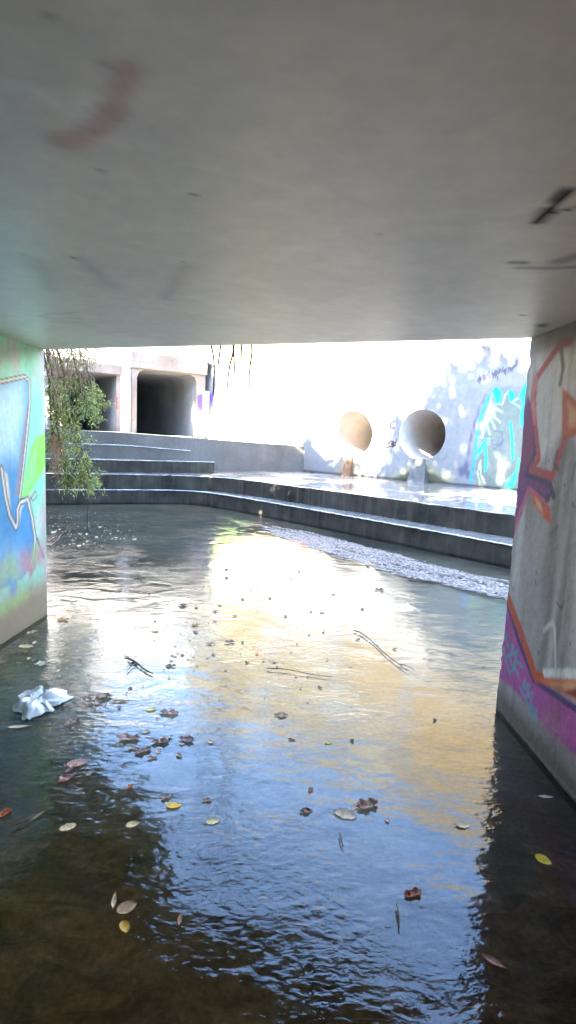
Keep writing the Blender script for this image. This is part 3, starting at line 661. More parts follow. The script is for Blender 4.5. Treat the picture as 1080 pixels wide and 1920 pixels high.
def pipe(pc_, material, name='pipe_mouth'):
    c0 = np.array([*(WA+Wd*pc_[0]), pc_[1]]); ax = np.array([-Wn[0], -Wn[1], -.01]); a = np.array([*Wd, 0]); b_ = np.array([0, 0, 1.0]); n = 72
    def rg(r, d): return [c0+ax*d+r*(a*math.cos(2*math.pi*i/n)+b_*math.sin(2*math.pi*i/n)) for i in range(n)]
    rings = [rg(PR+.004, .03), rg(PR-.002, -.004), rg(PR-.012, .03), rg(PR-.015, 1.2), rg(PR-.02, 2.6), rg(.02, 2.61)]
    m = MB(); vv = [p for r in rings for p in r]
    m.add(vv, [(k_*n+i, k_*n+(i+1) % n, (k_+1)*n+(i+1) % n, (k_+1)*n+i) for k_ in range(len(rings)-1) for i in range(n)], 0)
    return m.build(name, material, wall, smooth=False)
p1 = pipe(pcs[0], M_pipe); p2 = pipe(pcs[1], M_pipe_lifted)
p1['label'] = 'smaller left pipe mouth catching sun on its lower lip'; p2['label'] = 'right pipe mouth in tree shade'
def chute(pix_top, pix_bot, wt, wb, dep, material):
    t0 = Wp(*pix_top); b0 = Wp(*pix_bot); m = MB()
    def q(u, z, o): return (WA[0]+Wd[0]*u+Wn[0]*o, WA[1]+Wd[1]*u+Wn[1]*o, z)
    ns = 7; vs = []
    for i in range(ns):
        t = i/(ns-1); u = t0[0]+(b0[0]-t0[0])*t; z = t0[1]+(L2-.02-t0[1])*t; wd = wt+(wb-wt)*t**.7; o = .05+dep*t**1.5
        j = random.uniform(-.008, .008)
        vs += [q(u-wd/2+j, z, -.01), q(u-wd/2+j, z, o), q(u-wd*.18, z-.01, o*.8), q(u+wd*.18, z-.01, o*.8), q(u+wd/2+j, z, o), q(u+wd/2+j, z, -.01)]
    m.add(vs, [(i*6+j, (i+1)*6+j, (i+1)*6+j+1, i*6+j+1) for i in range(ns-1) for j in range(5)]+[(0, 1, 2, 3, 4, 5)], 0)
    return m.build('spill_chute', material, wall)
M_rust = concrete('rust_stained_chute', (.10, .052, .026), (.16, .088, .045), 5, .7, streak=.4, streak_col=(.03, .015, .006), spec=.1)
M_gchute = concrete('grey_chute', (.05, .05, .047), (.09, .086, .08), 5, .7, streak=.5, spec=.1)
chute((656, 855), (654, 893), .17, .22, .14, M_rust)['label'] = 'rust stained spill chute'
cg = chute((787, 860), (786, 903), .27, .42, .16, M_gchute); cg['label'] = 'grey spill chute'

# ------------------------------------------------------------------ twin box culverts on the left
BC = np.array(WA-Wd*4.35); bd = np.array([-.84, -.54]); bd /= np.linalg.norm(bd)      # corner on the wall, direction to the left
bn = np.array([-bd[1], bd[0]])
if bn@(-BC) < 0: bn = -bn
box = tag(empty('twin_culvert_outlet', (float(BC[0]), float(BC[1]), L5-.05)), 'twin concrete box culvert mouths with pale header beams above the stepped weir', 'culvert')
def Bp(x, y, off=0.0):
    q = on_plane(x, y, (*(BC+bn*off), 0), (*bn, 0)); return np.array([(q[:2]-BC)@bd, q[2]])
def bq(u, z, o): return (BC[0]+bd[0]*u+bn[0]*o, BC[1]+bd[1]*u+bn[1]*o, z)
def ubox(m, u0, u1, z0, z1, o0, o1, mi=0):
    v = [bq(u, z, o) for z in (z0, z1) for (u, o) in ((u0, o0), (u1, o0), (u1, o1), (u0, o1))]
    m.add(v, [(0, 3, 2, 1), (4, 5, 6, 7), (0, 1, 5, 4), (1, 2, 6, 5), (2, 3, 7, 6), (3, 0, 4, 7)], mi)
print('box', Bp(380, 676), Bp(256, 661), Bp(253, 694), Bp(364, 703), Bp(362, 818), Bp(253, 808), Bp(217, 700), Bp(115, 696), Bp(115, 804), Bp(222, 688), 'BC', BC)
zf = L5-.06
ra, rb = Bp(364, 760)[0], Bp(253, 760)[0]; rt = (Bp(255, 694)[1]+Bp(355, 702)[1])/2
la, lb = Bp(217, 760)[0], Bp(115, 760)[0]; lt = (Bp(217, 703)[1]+Bp(115, 696)[1])/2
rhead = (Bp(380, 676)[1]+Bp(256, 661)[1])/2; lhead = (Bp(222, 688)[1]+Bp(115, 672)[1])/2
def tunnel(name, ua, ub, zt, ch, depth, material):
    # chamfered opening, walls going back, dark end
    sec = [(ua, zf), (ua, zt-ch), (ua+ch*.3, zt-ch*.3), (ua+ch, zt), (ub-ch, zt), (ub-ch*.3, zt-ch*.3), (ub, zt-ch), (ub, zf)]
    m = MB(); n = len(sec); vs = [bq(u, z, 0) for u, z in sec]+[bq(u, z, -depth) for u, z in sec]
    m.add(vs, [(i, (i+1) % n, n+(i+1) % n, n+i) for i in range(n)]+[tuple(range(n, 2*n))], 0)
    return m.build(name, material, box), sec
_, secR = tunnel('barrel', ra, rb, rt, .22, 9, M_inside); _, secL = tunnel('barrel', la, lb, lt, .03, 9, M_inside)
def frame(name, sec, u0, u1, ztop, prd, material):
    m = MB(); n = len(sec)
    # front face ring around opening: outer points matched to section points
    out = []
    for u, z in sec: out.append((u0 if abs(u-sec[0][0]) < 1e-6 else u1 if abs(u-sec[-1][0]) < 1e-6 else u, z if (abs(u-sec[0][0]) < 1e-6 or abs(u-sec[-1][0]) < 1e-6) else ztop))
    out[1] = (u0, sec[1][1]); out[2] = (u0, ztop) ; out[-3] = (u1, ztop); out[-2] = (u1, sec[-2][1])
    for o, flip in ((prd, False),):
        v = [bq(u, z, o) for u, z in sec]+[bq(u, z, o) for u, z in out]
        m.add(v, [(i, i+1, n+i+1, n+i) for i in range(n-1)], 0)
    v = [bq(u, z, prd) for u, z in sec]+[bq(u, z, -.01) for u, z in sec]; m.add(v, [(i, i+1, n+i+1, n+i) for i in range(n-1)], 0)
    v = [bq(u, z, prd) for u, z in out]+[bq(u, z, -.3) for u, z in out]; m.add(v, [(i, i+1, n+i+1, n+i) for i in range(n-1)], 0)
    return m.build(name, material, box)
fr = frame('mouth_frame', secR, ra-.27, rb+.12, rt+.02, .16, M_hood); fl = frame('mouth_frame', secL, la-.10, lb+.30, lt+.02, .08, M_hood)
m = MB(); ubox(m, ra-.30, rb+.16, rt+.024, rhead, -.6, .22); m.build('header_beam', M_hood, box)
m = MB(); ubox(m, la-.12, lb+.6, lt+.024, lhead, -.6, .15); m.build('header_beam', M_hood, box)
M_white = concrete('white_pier', (.26, .255, .245), (.36, .35, .335), 2.0, .85, streak=.35, streak_col=(.4, .3, .24))
m = MB(); ubox(m, -.35, ra-.275, zf, rt-.42, -.3, .12); m.build('side_pier', M_white, box)
m = MB(); ubox(m, rb+.124, la-.104, zf, rt+.25, -.5, .04); m.build('centre_pier', M_white, box)
m = MB(); ubox(m, lb+.304, lb+2.6, zf, lt+.3, -.5, .05); m.build('end_pier', M_white, box)
m = MB(); ubox(m, -.6, lb+3.2, rt+.03, 7.2, -2.6, -2.2); m.build('upper_wall', M_white, box)
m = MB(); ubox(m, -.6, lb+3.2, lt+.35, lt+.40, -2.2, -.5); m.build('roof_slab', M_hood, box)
for pix, off, col, lab in (([(370, 742), (379, 738), (379, 790), (371, 786)], .16, '7a5cc0', 'purple spray mark'), ([(373, 790), (379, 791), (378, 816), (374, 816)], .16, 'c98a4a', 'orange drip'), ([(217.5, 742), (220, 744), (220, 768), (217.5, 764)], .08, 'b8602c', 'rust coloured mark')):
    m = MB(); m.add([bq(*Bp(x, y, off), off+.0045) for x, y in pix], [(0, 1, 2, 3)], 0, hx(col)*.35); m.build('spray_mark', M_attr, box)['label'] = lab
# header tag lettering on the beam (small scribble)
m = MB(); r_ = random.Random(9)
for i in range(12):
    x0 = 251+i*3.0; y0 = 684+i*.3
    a_ = Bp(x0, y0-3.5+r_.uniform(-1, 1), .22); b_ = Bp(x0+r_.uniform(-.5, 2), y0+3, .22)
    m.tube([bq(*a_, .222), bq(*b_, .222)], .008, k=4, col=hx('7f8f92'))
m.build('tag_scribble', M_attr, box)

# ------------------------------------------------------------------ left wing wall of the basin (hidden edge), ground above
wing = MB()
w0 = np.array([-2.45, 4.55]); w1 = np.array([-5.3, 10.6]); w2 = np.array([-8.0, 13.2])
def strip(m, a, b_, t, z0, z1):
    d = (b_-a)/np.linalg.norm(b_-a); nn = np.array([-d[1], d[0]])*t
    m.prism([tuple(a), tuple(b_), tuple(b_+nn), tuple(a+nn)], z0, z1)
strip(wing, w0, w1, .35, -.3, 3.3); strip(wing, w1, w2, .35, -.3, 3.3)
tag(wing.build('wing_wall', M_conc), 'grey concrete wing wall on the left bank below the hanging bush', 'wall')
g = MB()
big = 600
# ground ring round the basin at bank level
def gq(pts, z=3.25): g.add([(x, y, z) for x, y in pts], [tuple(range(len(pts)))], 0)
gq([(-big, -big), (big, -big), (big, -2.0), (-big, -2.0)])
gq([(-big, -2.0), (-2.9, -2.0), (-2.9, 4.55), (-5.6, 10.6), (-8.3, 13.2), (-14, 24), (-14, big), (-big, big)])
gq([(-14, 24), (-8.3, 20), (30, 20), (30, big), (-14, big)])
gq([(12.5, -2.0), (big, -2.0), (big, big), (30, big), (30, 20), (12.5, 9)])
gq([(-2.9, -2.0), (12.5, -2.0), (12.5, -.9), (9, -.9), (-2.9, 4.0)])
tag(g.build('ground', M_soil), kind='structure')

# ------------------------------------------------------------------ vegetation
def leafset(m, pts, dirs, ln, wd, cols, droop=.3):
    """numpy batch of pointed leaf quads (two triangles folded)"""
    n = len(pts); d = dirs/np.linalg.norm(dirs, axis=1)[:, None]
    a = np.cross(d, rng.normal(size=(n, 3))); a /= np.linalg.norm(a, axis=1)[:, None]+1e-9
    L_ = ln*(.6+.8*rng.random(n))[:, None]; W_ = wd*(.6+.8*rng.random(n))[:, None]
    base = pts; tip = pts+d*L_; tip[:, 2] -= (droop*L_[:, 0]); mid = pts+d*L_*.45; mid[:, 2] += .06*L_[:, 0]
    V = np.stack([base, mid+a*W_, tip, mid-a*W_], 1).reshape(-1, 3)
    F = [(4*i, 4*i+1, 4*i+2, 4*i+3) for i in range(n)]
    m.add(V, F, 0, np.repeat(cols, 4, axis=0))
def palette(n, cs, var=.25):
    c = np.array(cs)[rng.integers(0, len(cs), n)]; return c*(1+var*rng.normal(size=(n, 1))).clip(.4, 1.7)
G1 = [(.05, .085, .02), (.07, .11, .03), (.10, .13, .035), (.04, .06, .018)]
def tree(name, base, height, crown, label, nleaf=9000, lsize=.13, group=None, cols=G1, gaps=0):
    t = tag(empty(name, tuple(base)), label, 'tree', group)
    base = np.array(base, float); m = MB(); top = base+np.array([0, 0, height])
    cen = np.mean([c[0] for c in crown], axis=0)
    mid = base+(cen-base)*np.array([.35, .35, .55]); m.tube([base, base+(mid-base)*.5+rng.normal(0, .05, 3), mid], .16, .11, 8)
    for (c, r) in crown:
        c = np.array(c); q = mid+(c-mid)*.5+np.array([0, 0, .1]); m.tube([mid, q, c], .08, .03, 6)
        for j in range(5):
            e = c+rng.normal(0, 1, 3)*np.array(r)*.5; m.tube([q, (q+e)/2+rng.normal(0, .05, 3), e], .03, .008, 5)
    m.build('trunk', M_bark, t)
    f = MB(); tot = sum(np.prod(r) for c, r in crown)
    for (c, r) in crown:
        n = int(nleaf*np.prod(r)/tot); ncl = max(8, n//45)
        cc = rng.normal(size=(ncl, 3)); cc /= np.linalg.norm(cc, axis=1)[:, None]; cc *= (rng.random(ncl)**.4)[:, None]; cc = np.array(c)+cc*np.array(r)
        idx = rng.integers(0, ncl, n); p = cc[idx]+rng.normal(0, .16, (n, 3))*np.array(r).mean()/1.5
        leafset(f, p, rng.normal(size=(n, 3))+np.array([0, 0, .1]), lsize, lsize*.22, palette(n, cols)*(.75+.5*rng.random((ncl, 1)))[idx])
    f.build('crown', M_foliage, t)
    return t
# tree on the left bank whose crown is mirrored in the pool
tree('bank_tree', (-4.9, 6.6, 3.25), 4.5, [((-2.25, 6.1, 3.0), (.5, .6, .5)), ((-1.75, 6.0, 3.4), (.42, .6, .7)), ((-2.7, 6.2, 3.3), (.6, .7, .7)), ((-3.0, 6.3, 4.3), (.8, .9, .8)), ((-4.6, 7.0, 6.0), (1.5, 1.4, 1.3)), ((-2.2, 6.0, 4.3), (.75, .8, 1.0)), ((-1.75, 5.9, 4.0), (.5, .6, .8)), ((-1.7, 5.8, 5.4), (.75, .8, 1.0)), ((-2.9, 5.5, 6.0), (1.0, .9, 1.0))],
     'dark leafy tree on the left bank, seen only as a mirror image in the pool', 34000, .13)
# roadside trees: the first dapples the wall, the rest are added unseen for shade
def sun_spot(u, z, k):
    """place k metres back towards the sun (horizontally) from the wall point (u, z)"""
    q = WA+Wd*u; return (q[0]+SUN_DIR.x/math.cos(SUN_EL)*k, q[1]+SUN_DIR.y/math.cos(SUN_EL)*k, z+k*math.tan(SUN_EL))
tree('shading_tree', (-5.2, 2.2, 3.25), 7, [(sun_spot(3.0, 1.3, 11), (1.3, 1.3, 1.1)), (sun_spot(4.6, 1.6, 11.2), (1.5, 1.5, 1.4)), (sun_spot(6.3, 1.6, 11.5), (1.6, 1.6, 1.7)), (sun_spot(3.9, 2.6, 11.4), (.9, 1.0, .7)), (sun_spot(2.4, .7, 11), (.7, .8, .5)), (sun_spot(pcs[1][0], pcs[1][1]-.35, 10.6), (.75, .75, .42))],
     'tall roadside tree above the culvert whose shade dapples the right of the white wall', 22000, .17)
for i, (x, y, h) in enumerate(((-8.2, 5.6, 1.2), (-6.6, 4.4, 1.2), (-5.0, 3.4, 1.0), (-3.4, 2.7, .8), (-1.8, 2.0, .5), (-.2, 1.4, .3), (1.4, .7, .0))):
    tree('shade_shrub', (x, y, 3.25), 2.5, [((x, y+.2, 4.6), (1.3, .9, 1.2)), ((x+.4, y, 5.4+h*.6), (1.15, .9, .9)), ((x-.4, y, 5.5+h), (1.0, .8, .55))], 'unseen dense shrub added above the culvert to shade the steps', 6500, .22, 'added shade shrubs above the culvert')  # out of view, added to keep the sun off the steps

def sun_back(p, k): return (p[0]+SUN_DIR.x/math.cos(SUN_EL)*k, p[1]+SUN_DIR.y/math.cos(SUN_EL)*k, p[2]+k*math.tan(SUN_EL))
tree('shading_tree', (-12.5, 6.5, 3.25), 7, [(sun_back(bq(u, z, .1), k), (r_, r_, rz)) for u, z, k, r_, rz in ((.5, 3.35, 11, .6, .35), (1.5, 3.4, 11.5, .7, .38), (2.6, 3.3, 11.2, .6, .35), (3.6, 3.15, 11.6, .8, .38), (4.7, 3.1, 11, .8, .4))],
     'unseen tall tree added on the left bank to shade the culvert headers', 12000, .15)  # added crowns, aimed to drop shade on the header beams
tree('shading_tree', (-9.0, 5.0, 3.25), 5.5, [(sun_back((x, y, z), 10.5), (.9, .9, .55)) for x, y, z in ((-4.2, 12.3, .85), (-3.1, 12.6, .85), (-2.1, 13.0, .8), (-1.2, 13.6, .75), (-.5, 14.0, .70), (.35, 14.65, .62))],
     'unseen spreading tree added on the left bank to shade the weir ledges', 17000, .2)  # added crowns, aimed to keep sun off the risers

# bush hanging from the bank at the left of the opening
bush = tag(empty('hanging_bush', (-2.55, 5.9, 3.3)), 'feathery green bush with bare brown twigs hanging down beside the left wall', 'bush')
YB = 5.9
def bp(x, y, d=0.0): 
    q = on_plane(x, y, (0, YB+d, 0), (0, 1, 0)); return q
st = MB(); fo = MB(); dry = MB(); dead = MB()
main = [[(70, 560), (95, 640), (120, 740), (140, 830), (160, 900)], [(80, 560), (130, 640), (150, 720), (165, 770)], [(60, 560), (95, 660), (100, 760), (115, 850), (130, 900)],
        [(90, 560), (150, 650), (175, 730), (178, 760)], [(70, 560), (90, 680), (105, 720), (110, 780)], [(80, 560), (110, 660), (140, 780), (155, 850), (172, 905)], [(60, 580), (92, 700), (94, 780), (100, 830)]]
paths = []
for i, pth in enumerate(main):
    d = rng.uniform(-.25, .25); pp = [bp(x, y, d+.1*math.sin(j+i)) for j, (x, y) in enumerate(pth)]
    pp = chaikin([np.array(p) for p in pp], 2); st.tube(pp, .012, .003, 5); paths.append(pp)
lp, ld = [], []
for pp in paths:
    for j, p in enumerate(pp):
        z = p[2]
        for k_ in range(5):
            dr = rng.normal(size=3)*np.array([1, .9, .5])+np.array([.25, 0, -.35]); dr /= np.linalg.norm(dr); ln = rng.uniform(.06, .20)
            e = p+dr*ln+np.array([0, 0, -.05]); 
            pix_y = 815-(z-H)/YB*FPX
            (dry if (pix_y < 735 and rng.random() < .75) else st).tube([p, (p+e)/2+rng.normal(0, .01, 3), e], .004, .0015, 4)
            if (pix_y > 722 and rng.random() < .8) or rng.random() < .06:
                nl = 24 if pix_y > 722 else 6; t = rng.random(nl); lp.append(p+(e-p)*t[:, None]+rng.normal(0, .02, (nl, 3))); ld.append(dr+rng.normal(0, .8, (nl, 3)))
lp = np.concatenate(lp); ld = np.concatenate(ld)
leafset(fo, lp, ld, .036, .0055, palette(len(lp), [(.24, .28, .09), (.30, .36, .10), (.15, .19, .07), (.40, .44, .15)], .3), .35)
for i in range(70):                                      # pale bare twigs near the soffit
    x = rng.uniform(88, 175); y = rng.uniform(640, 700); p = bp(x, y, rng.uniform(-.3, .3)); q = p+np.array([rng.normal(0, .05), rng.normal(0, .05), -rng.uniform(.15, .5)])
    dry.tube([p, (p+q)/2+rng.normal(0, .025, 3), q], .0035, .0015, 4)
lp = np.array([bp(rng.uniform(88, 185), rng.uniform(640, 690), rng.uniform(-.3, .3)) for _ in range(260)]); leafset(fo, lp, rng.normal(size=(260, 3)), .06, .009, palette(260, [(.24, .26, .08), (.3, .27, .12)]))
for i in range(60):                                     # dead reddish spray
    p = bp(rng.uniform(95, 115), rng.uniform(810, 880), rng.uniform(-.2, .0)); q = p+np.array([rng.normal(0, .03), rng.normal(0, .03), -rng.uniform(.05, .14)]); dead.tube([p, q], .004, .0015, 4)
st.build('stem', M_bark, bush); dead.build('dead_spray', plain('dead_reddish', (.26, .13, .08), .85, .3, 25), bush); dry.build('dry_twigs', plain('reddish_twigs', (.22, .14, .09), .85, .3, 25), bush); fo.build('foliage', M_foliage, bush)

# thin vines hanging in front of the white wall
vines = [([(394, 640), (400, 665), (402, 690), (400, 742)], 7.2, 'thin dark vine strand, leftmost of those before the white wall'),
         ([(414, 640), (413, 655), (409, 684)], 7.0, 'short bare vine strand with a dry curled tip'),
         ([(437, 640), (438, 660), (430, 686), (425, 735), (427, 757)], 7.4, 'long forked vine strand bending left at its foot'),
         ([(439, 640), (438, 662), (440, 700), (436, 738)], 7.6, 'straight thin vine strand next to the forked one'),
         ([(453, 640), (452, 672)], 7.3, 'shortest vine stub under the soffit edge'),
         ([(471, 640), (473, 660), (469, 685), (467, 705), (469, 735)], 7.5, 'rightmost vine strand, thin and wavy against the white wall'),
         ([(237, 645), (237, 655)], 7.0, 'tiny vine stub above the right box culvert'),
         ([(155, 660), (162, 720), (163, 800), (166, 900), (163, 1000)], 6.6, 'long dry vine dangling to the water from the hanging bush')]
vb = [np.array([0, 7.3, 4.4])]
for pth, yy, lab in vines:
    pp = [on_plane(x, y, (0, yy, 0), (0, 1, 0)) for x, y in pth]
    top = pp[0]+np.array([rng.normal(0, .1), -.1, 1.9]); pp = [top, (top+pp[0])/2+rng.normal(0, .05, 3)]+pp
    pp = chaikin([np.array(p) for p in pp], 2); m = MB(); m.tube(pp, *((.014, .010) if yy > 6.8 else (.0035, .002)), 5)
    for j in range(6, len(pp), 5):
        e = pp[j]+np.array([rng.normal(0, .05), rng.normal(0, .04), -.05]); m.tube([pp[j], e], .004, .002, 4)
    tag(m.build('hanging_vine', M_vine, loc=pp[0]), lab, 'vine', 'vine strands hanging outside the culvert')

# ------------------------------------------------------------------ scum and flotsam
def noise2(x, y, s):
    return (np.sin(x*s*1.7+1.3*np.sin(y*s*2.1))+np.sin(y*s*1.9+1.7*np.sin(x*s*1.3+1))+.6*np.sin((x+y)*s*4.3+np.sin(x*s*5)) + .5*np.sin((x*1.3-y)*s*7.7))/3.1
def scum():
    outl = [at(x, y)[:2] for x, y in [(480, 983), (560, 994), (650, 1014), (740, 1036), (840, 1064), (950, 1094), (1000, 1108), (1000, 1150), (945, 1124), (850, 1104), (740, 1076), (650, 1050), (560, 1020), (500, 1003)]]
    outl = np.array(outl); x0, y0 = outl.min(0); x1, y1 = outl.max(0); ds = .017
    xs = np.arange(x0, x1, ds); ys = np.arange(y0, y1, ds); X, Y = np.meshgrid(xs, ys); Q = np.c_[X.ravel(), Y.ravel()]+rng.normal(0, .006, (X.size, 2))
    d = np.full(len(Q), 1e9)
    for i in range(len(outl)): d = np.minimum(d, seg_dist(Q, outl[i], outl[(i+1) % len(outl)]))
    sd = np.where(inside(Q, outl), d, -d)
    fl = np.array([.72, -.69]); al = Q@fl; ac = Q@np.array([.69, .72])          # along and across the drift
    streak = noise2(al*.35, ac*1.6, 4)+.6*noise2(al*.5+2, ac*2.2, 9)
    dens_ = np.clip((sd+.13*streak+.05*noise2(Q[:, 0], Q[:, 1], 3.1))/.12, 0, 1)*np.clip(.85+.45*streak, .15, 1)
    keep = rng.random(len(Q)) < dens_
    m = MB(); cols = np.array([(.26, .215, .185), (.21, .175, .15), (.31, .265, .23), (.10, .08, .065), (.05, .04, .03)])
    for (x, y), kp in zip(Q, keep):
        if not kp: continue
        s_ = ds*rng.uniform(.35, 1.0); z = rng.uniform(.003, .006); a = -.76+rng.normal(0, .35); ca, sa = math.cos(a)*s_*1.5, math.sin(a)*s_*1.5; cb, sb = -math.sin(a)*s_*.7, math.cos(a)*s_*.7
        m.add([(x+ca, y+sa, z), (x+cb, y+sb, z), (x-ca, y-sa, z), (x-cb, y-sb, z)], [(0, 1, 2, 3)], 0, cols[rng.choice(5, p=[.36, .27, .2, .11, .06])]*rng.uniform(.85, 1.15))
    return m
tag(scum().build('foam_scum', M_attr), kind='stuff')
def flecks():
    m = MB()
    for k_ in range(420):
        if k_ < 240: x = 92+abs(rng.normal(0, 75)); y = rng.choice([985, 990, 1004, 1008, 1020, 998, 970])+rng.normal(0, 6)+(x-92)*.02
        elif k_ < 330: x = rng.uniform(330, 640); y = rng.uniform(1010, 1330)
        else: x = rng.uniform(95, 330); y = rng.uniform(1150, 1420)
        p = at(x, y); s_ = rng.uniform(.006, .02) if y < 1040 else rng.uniform(.004, .012); a = rng.random()*6; ca, sa = math.cos(a)*s_, math.sin(a)*s_*.6
        c = hx(random.choice(['c9b48a', 'b5a07a', 'd8cdb0', '6d5638', '4a3c2a']) if y < 1040 else random.choice(['5a4632', '3c3024', '8d7656', 'b7a78a']))
        z = .006
        m.add([(p[0]+ca, p[1]+sa, z), (p[0]-sa, p[1]+ca, z+.003), (p[0]-ca, p[1]-sa, z), (p[0]+sa, p[1]-ca, z)], [(0, 1, 2, 3)], 0, c)
    return m
tag(flecks().build('leaf_flecks', M_attr), kind='stuff')

def leaf_mesh(ln, wd, col, kind, curl, seed):
    """one leaf blade with midrib fold, curled edges, stalk"""
    r = np.random.default_rng(seed); nu, nv = 15, 9; m = MB(); V = []; Cc = []
    edge = hx(col)*1.5
    rag = r.normal(0, .10, nu)
    for i in range(nu):
        t = i/(nu-1)
        if kind == 'oval': wv = math.sin(math.pi*t**.85)**.65
        elif kind == 'long': wv = math.sin(math.pi*t**.8)**1.1*.5
        elif kind == 'lobed': wv = math.sin(math.pi*t**.9)**.6*(.72+.30*abs(math.sin(t*math.pi*3.2)))
        else: wv = math.sin(math.pi*t)**.7*(.85+rag[i])
        if kind in ('crumpled',): wv *= 1+.25*math.sin(9*t+seed)
        for j in range(nv):
            s_ = (j/(nv-1)-.5)*2
            x = (t-.5)*ln; y = s_*wv*wd/2
            z = curl*wd*(.55*s_*s_*wv+.5*(2*t-1)**2*.8)+.04*wd*abs(s_)
            if kind == 'crumpled': z += wd*.16*math.sin(5*t*3+seed)*math.cos(3*s_+seed)+wd*.08*r.normal(); x += r.normal()*.02*ln
            z += r.normal()*.012*wd
            y *= 1-.22*min(curl, 1)*abs(s_)
            z *= .30; V.append((x, y, z)); sh = 1-.12*(abs(s_) < .06)+.1*r.normal(); 
            Cc.append(edge*max(.5, sh)*(1-.15*(1-abs(s_))*0))
    V = np.array(V); V[:, 2] -= V[:, 2].min()
    m.add(V, [(i*nv+j, i*nv+j+1, (i+1)*nv+j+1, (i+1)*nv+j) for i in range(nu-1) for j in range(nv-1)], 0, np.array(Cc))
    if kind in ('oval', 'long', 'lobed'):
        z0 = V[nv//2][2]
        m.tube([(-ln*.48, 0, z0), (-ln*.62, .02*ln, z0+.004), (-ln*.78, -.04*ln, max(0, z0-.004))], ln*.014, ln*.008, 5, col=edge*.6)
    return m
